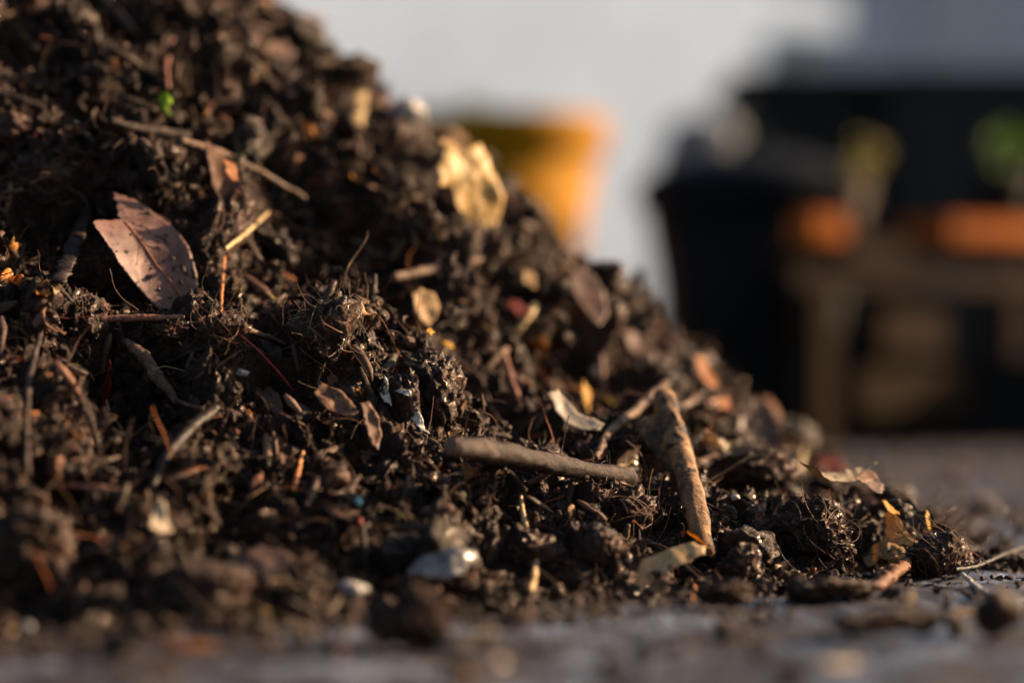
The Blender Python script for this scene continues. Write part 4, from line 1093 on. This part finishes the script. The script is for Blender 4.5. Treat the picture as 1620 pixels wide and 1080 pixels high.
boxput('side_wall', [(cq[0], cq[1]+.10, .045, .40, .008, .09, 0)], BLKM, cr)
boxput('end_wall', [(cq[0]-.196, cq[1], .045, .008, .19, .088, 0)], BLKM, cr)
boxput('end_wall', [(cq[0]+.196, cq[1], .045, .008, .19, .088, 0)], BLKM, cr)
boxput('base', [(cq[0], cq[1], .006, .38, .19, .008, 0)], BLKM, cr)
# pots on the bench
TERR = plain_material('brown_clay_pot', (.045, .026, .014), .8, .2, 14, .0, .3)
def pot(label, cx, cy, z, r, h, mat):
    c = (cx, cy, z); o = thing('plant_pot', c, label, 'plant pot')
    V, F = lathe([(.0005, .001), (r*.72, .001), (r*.95, h-.016), (r*.88, h-.016), (r*.62, .01), (.0005, .01)], c, 40)
    put('pot_body', make_mesh('pot_body', V, F, [mat]), None, o)
    V, F = lathe([(r*.93, h-.016), (r*1.04, h-.015), (r*1.05, h-.001), (r*.95, h), (r*.93, h-.016)], c, 40)
    put('rim', make_mesh('rim', V, F, [mat]), None, o)
    V, F = lathe([(.0005, h-.006), (r*.94, h-.008)], c, 40)
    put('potting_soil', make_mesh('potting_soil', V, F, [M_SOIL]), None, o)
    return o
q = bp(.085, .085); pz = bz-.022+.0155
pot('small brown clay pot standing on the plant bench', q[0], q[1], pz, .031, .062, TERR)
bush('seedling', 'round yellow green seedling in the small brown clay pot', 'plant', (q[0]+.026, q[1], CAMZ+(HOR-258)/FPX*q[1]), .032, 20, .014, G_YEL, seed=8, rootz=pz+.055)
q = bp(.335, .10); pz = bz+.0225
pot('black plastic pot at the right edge on the plant bench', q[0], q[1], pz, .036, .050, BLKM)
bush('seedling', 'bright green seedling in the black pot at the right edge', 'plant', (q[0]+.012, q[1], CAMZ+(HOR-232)/FPX*q[1]), .036, 22, .016, G_BRIGHT, seed=9, rootz=pz+.04)

# ------------------------------------------------------------------ uncountable litter that covers the heap
hx, hy = pxof(HV)
vis = (hx > -60) & (hx < 1680) & (hy > -60) & (hy < 1110) & (HV[:, 2] > .0) & (HV[:, 1] > .8)
tocam = np.array([0, 0, CAMZ])-HV; tocam /= np.linalg.norm(tocam, axis=1)[:, None]
vis &= ((N0*tocam).sum(1) > -.12)
VI = np.where(vis)[0]; OI = np.where((~vis) & used & (HV[:, 2] > .003))[0]
HP = np.vstack(HERO)
hpx, hpy = pxof(HP); hd = HP[:, 1]
def clear(P, size):
    """keep litter from burying or hiding the named finds"""
    ok = np.ones(len(P), bool); px_, py_ = pxof(P)
    for s in range(0, len(P), 2000):
        e_ = slice(s, s+2000)
        d2 = (px_[e_, None]-hpx[None])**2+(py_[e_, None]-hpy[None])**2
        rr = (5+size[e_]*FPX/1.1*.9)[:, None]
        near_ = (d2 < rr**2) & (P[e_, 1][:, None] < hd[None]+.012)
        ok[e_] = ~near_.any(1)
    return ok
def scatter(n, frac_back=.12, size=None):
    nb = int(n*frac_back)
    i = np.concatenate([rng.choice(VI, n-nb), rng.choice(OI, nb)])
    return i
DARK = [(7, (.0098, .0060, .0050), .35), (4, (.020, .0112, .0088), .35), (2.0, (.042, .0225, .0160), .3), (.7, (.11, .056, .032), .3), (.04, (.22, .13, .065), .3), (.04, (.20, .065, .014), .3)]
FLK = [(6, (.0140, .0085, .0070), .4), (5, (.030, .0165, .0125), .35), (2.8, (.070, .037, .026), .35), (1.1, (.17, .090, .052), .3), (.22, (.30, .18, .085), .3), (.30, (.42, .19, .04), .3), (.06, (.20, .03, .02), .3), (.015, (.50, .45, .38), .15)]

def do(name, label, builder, mat, n, size, table, keepclear=True, fb=.12, ground=None, smooth=True):
    i = scatter(n, fb)
    P, N = HV[i], unit_rows(HN[i]*.6+N0[i]*.6)
    s = size(n)
    if ground is not None:
        gp, gs = ground; P = np.vstack([P, gp]); N = np.vstack([N, np.repeat([[0, 0, 1.0]], len(gp), 0)]); s = np.concatenate([s, gs])
    if keepclear:
        ok = clear(P, s); P, N, s = P[ok], N[ok], s[ok]
    V, F, T = builder(P, N, s, pick(len(P), table))
    o = put(name, make_mesh(name, V, F if isinstance(F, list) else [F], [mat], T, smooth))
    tag(o, label, None, kind='stuff'); return o
def unit_rows(a): return a/(np.linalg.norm(a, axis=1)[:, None]+1e-12)
def logn(lo, hi, p=2.0):
    return lambda n: lo+(hi-lo)*rng.random(n)**p

# spill on the ground round the foot of the heap
def spill(n, lo, hi, reach=.05, p=2.5):
    a = rng.uniform(-2.9, .75, n); d = np.abs(rng.exponential(reach, n))-.03
    R = HR+.035*np.clip(-np.cos(a)*.6-np.sin(a)*.8, 0, 1)+d
    P = np.stack([HC[0]+R*np.cos(a), HC[1]+R*np.sin(a), np.full(n, .0005)], 1)
    ok = (P[:, 1] > .70)
    P = P[ok]; return P, lo+(hi-lo)*rng.random(len(P))**p
def yard(n, lo, hi, p=3.0):
    P = np.stack([rng.uniform(-.35, .75, n), rng.uniform(.72, 2.6, n), np.full(n, .0003)], 1)
    return P, lo+(hi-lo)*rng.random(n)**p
def cat2(a, b): return np.vstack([a[0], b[0]]), np.concatenate([a[1], b[1]])

do('soil_crumbs', 'fine dark soil crumbs covering the heap and spilling onto the ground', lambda P, N, s, c: crumb_arrays(P, N, s, c, 1, 24), M_CRUMB, 30000, logn(.0004, .0019), DARK, True,
   ground=cat2(spill(5200, .0006, .0030), yard(5200, .0005, .0032)), smooth=False)
do('soil_grains', 'coarse dark soil grains strewn over the heap and its foot', lambda P, N, s, c: crumb_arrays(P, N, s, c, 2, 20), M_CRUMB, 4200, logn(.0016, .0044), DARK, True,
   ground=cat2(spill(900, .0015, .0055, .045), yard(700, .0012, .0080)), smooth=False)
do('small_clods', 'thumbnail sized crumbly clods packed over the heap', lambda P, N, s, c: crumb_arrays(P, N, s, c, 4, 20), M_CRUMB, 430, logn(.0040, .0165, 2.4), DARK[:4], True,
   ground=spill(46, .004, .010, .05))
do('leaf_mould', 'shredded brown leaf mould scraps covering the heap', lambda P, N, s, c: flake_arrays(P, N, s, rng.uniform(.3, .95, len(P)), c), M_FLAKE, 9000, logn(.0011, .0078, 2.6), FLK, True,
   ground=cat2(spill(900, .0012, .0055), yard(600, .001, .006)))
do('root_fibres', 'fine tangled root fibres sticking out all over the heap', lambda P, N, s, c: fibre_arrays(P, N, s*8, np.clip(s*.105, .00010, .00046), c), M_FIBRE, 7000, logn(.0006, .0040, 2.2), [(6, (.034, .019, .013), .4), (4, (.08, .043, .026), .35), (1.5, (.20, .115, .06), .3), (.7, (.22, .07, .022), .3), (.2, (.14, .02, .015), .2)], True,
   ground=spill(420, .0008, .004))
do('twig_bits', 'short broken bits of twig and bark mixed through the heap', lambda P, N, s, c: chip_arrays(P, N, s*5.5, s*.55, c), M_FIBRE, 2200, logn(.0010, .0042, 2.2), [(4, (.035, .024, .017), .4), (4, (.070, .040, .026), .35), (1.4, (.14, .080, .048), .3), (.25, (.30, .19, .09), .3), (.4, (.20, .062, .015), .3)], True,
   ground=cat2(spill(120, .0008, .003), yard(24, .0008, .0025)))

# ------------------------------------------------------------------ camera and daylight
cam = bpy.data.cameras.new('camera'); co = bpy.data.objects.new('camera', cam); COL.objects.link(co)
co.location = (0, 0, CAMZ); co.rotation_euler = (math.radians(90), 0, 0)
cam.lens = 85; cam.sensor_width = 36; cam.clip_start = .02; cam.clip_end = 500
cam.shift_y = (HOR-540)/1620
cam.dof.use_dof = True; cam.dof.focus_distance = FOCUS; cam.dof.aperture_fstop = 2.45
sc.camera = co
sv = Vector(SUNV)
sun = bpy.data.lights.new('sun', 'SUN'); sun.energy = 5.0; sun.angle = math.radians(.5); sun.color = (1.0, .69, .42)
so_ = bpy.data.objects.new('sun', sun); COL.objects.link(so_); so_.rotation_euler = sv.to_track_quat('Z', 'Y').to_euler(); so_.location = (3, 1, 3)
w = bpy.data.worlds.new('World'); sc.world = w; w.use_nodes = True
wt = w.node_tree; wt.nodes.clear()
wo = wt.nodes.new('ShaderNodeOutputWorld'); bg = wt.nodes.new('ShaderNodeBackground'); sky = wt.nodes.new('ShaderNodeTexSky')
sky.sky_type = 'NISHITA'; sky.sun_disc = False; sky.sun_elevation = EL; sky.sun_rotation = math.radians(90)-AZ
sky.air_density = 1.0; sky.dust_density = 2.5; sky.ozone_density = 1.0
bg.inputs[1].default_value = .05
wt.links.new(sky.outputs[0], bg.inputs[0]); wt.links.new(bg.outputs[0], wo.inputs[0])
vs = sc.view_settings; vs.view_transform = 'Standard'; vs.look = 'None'; vs.gamma = 1.0; vs.exposure = 1.62
sc.cycles.max_bounces = 6
sc.cycles.use_denoising = True
for o in list(bpy.data.objects):
    if '_o' in o: del o['_o']
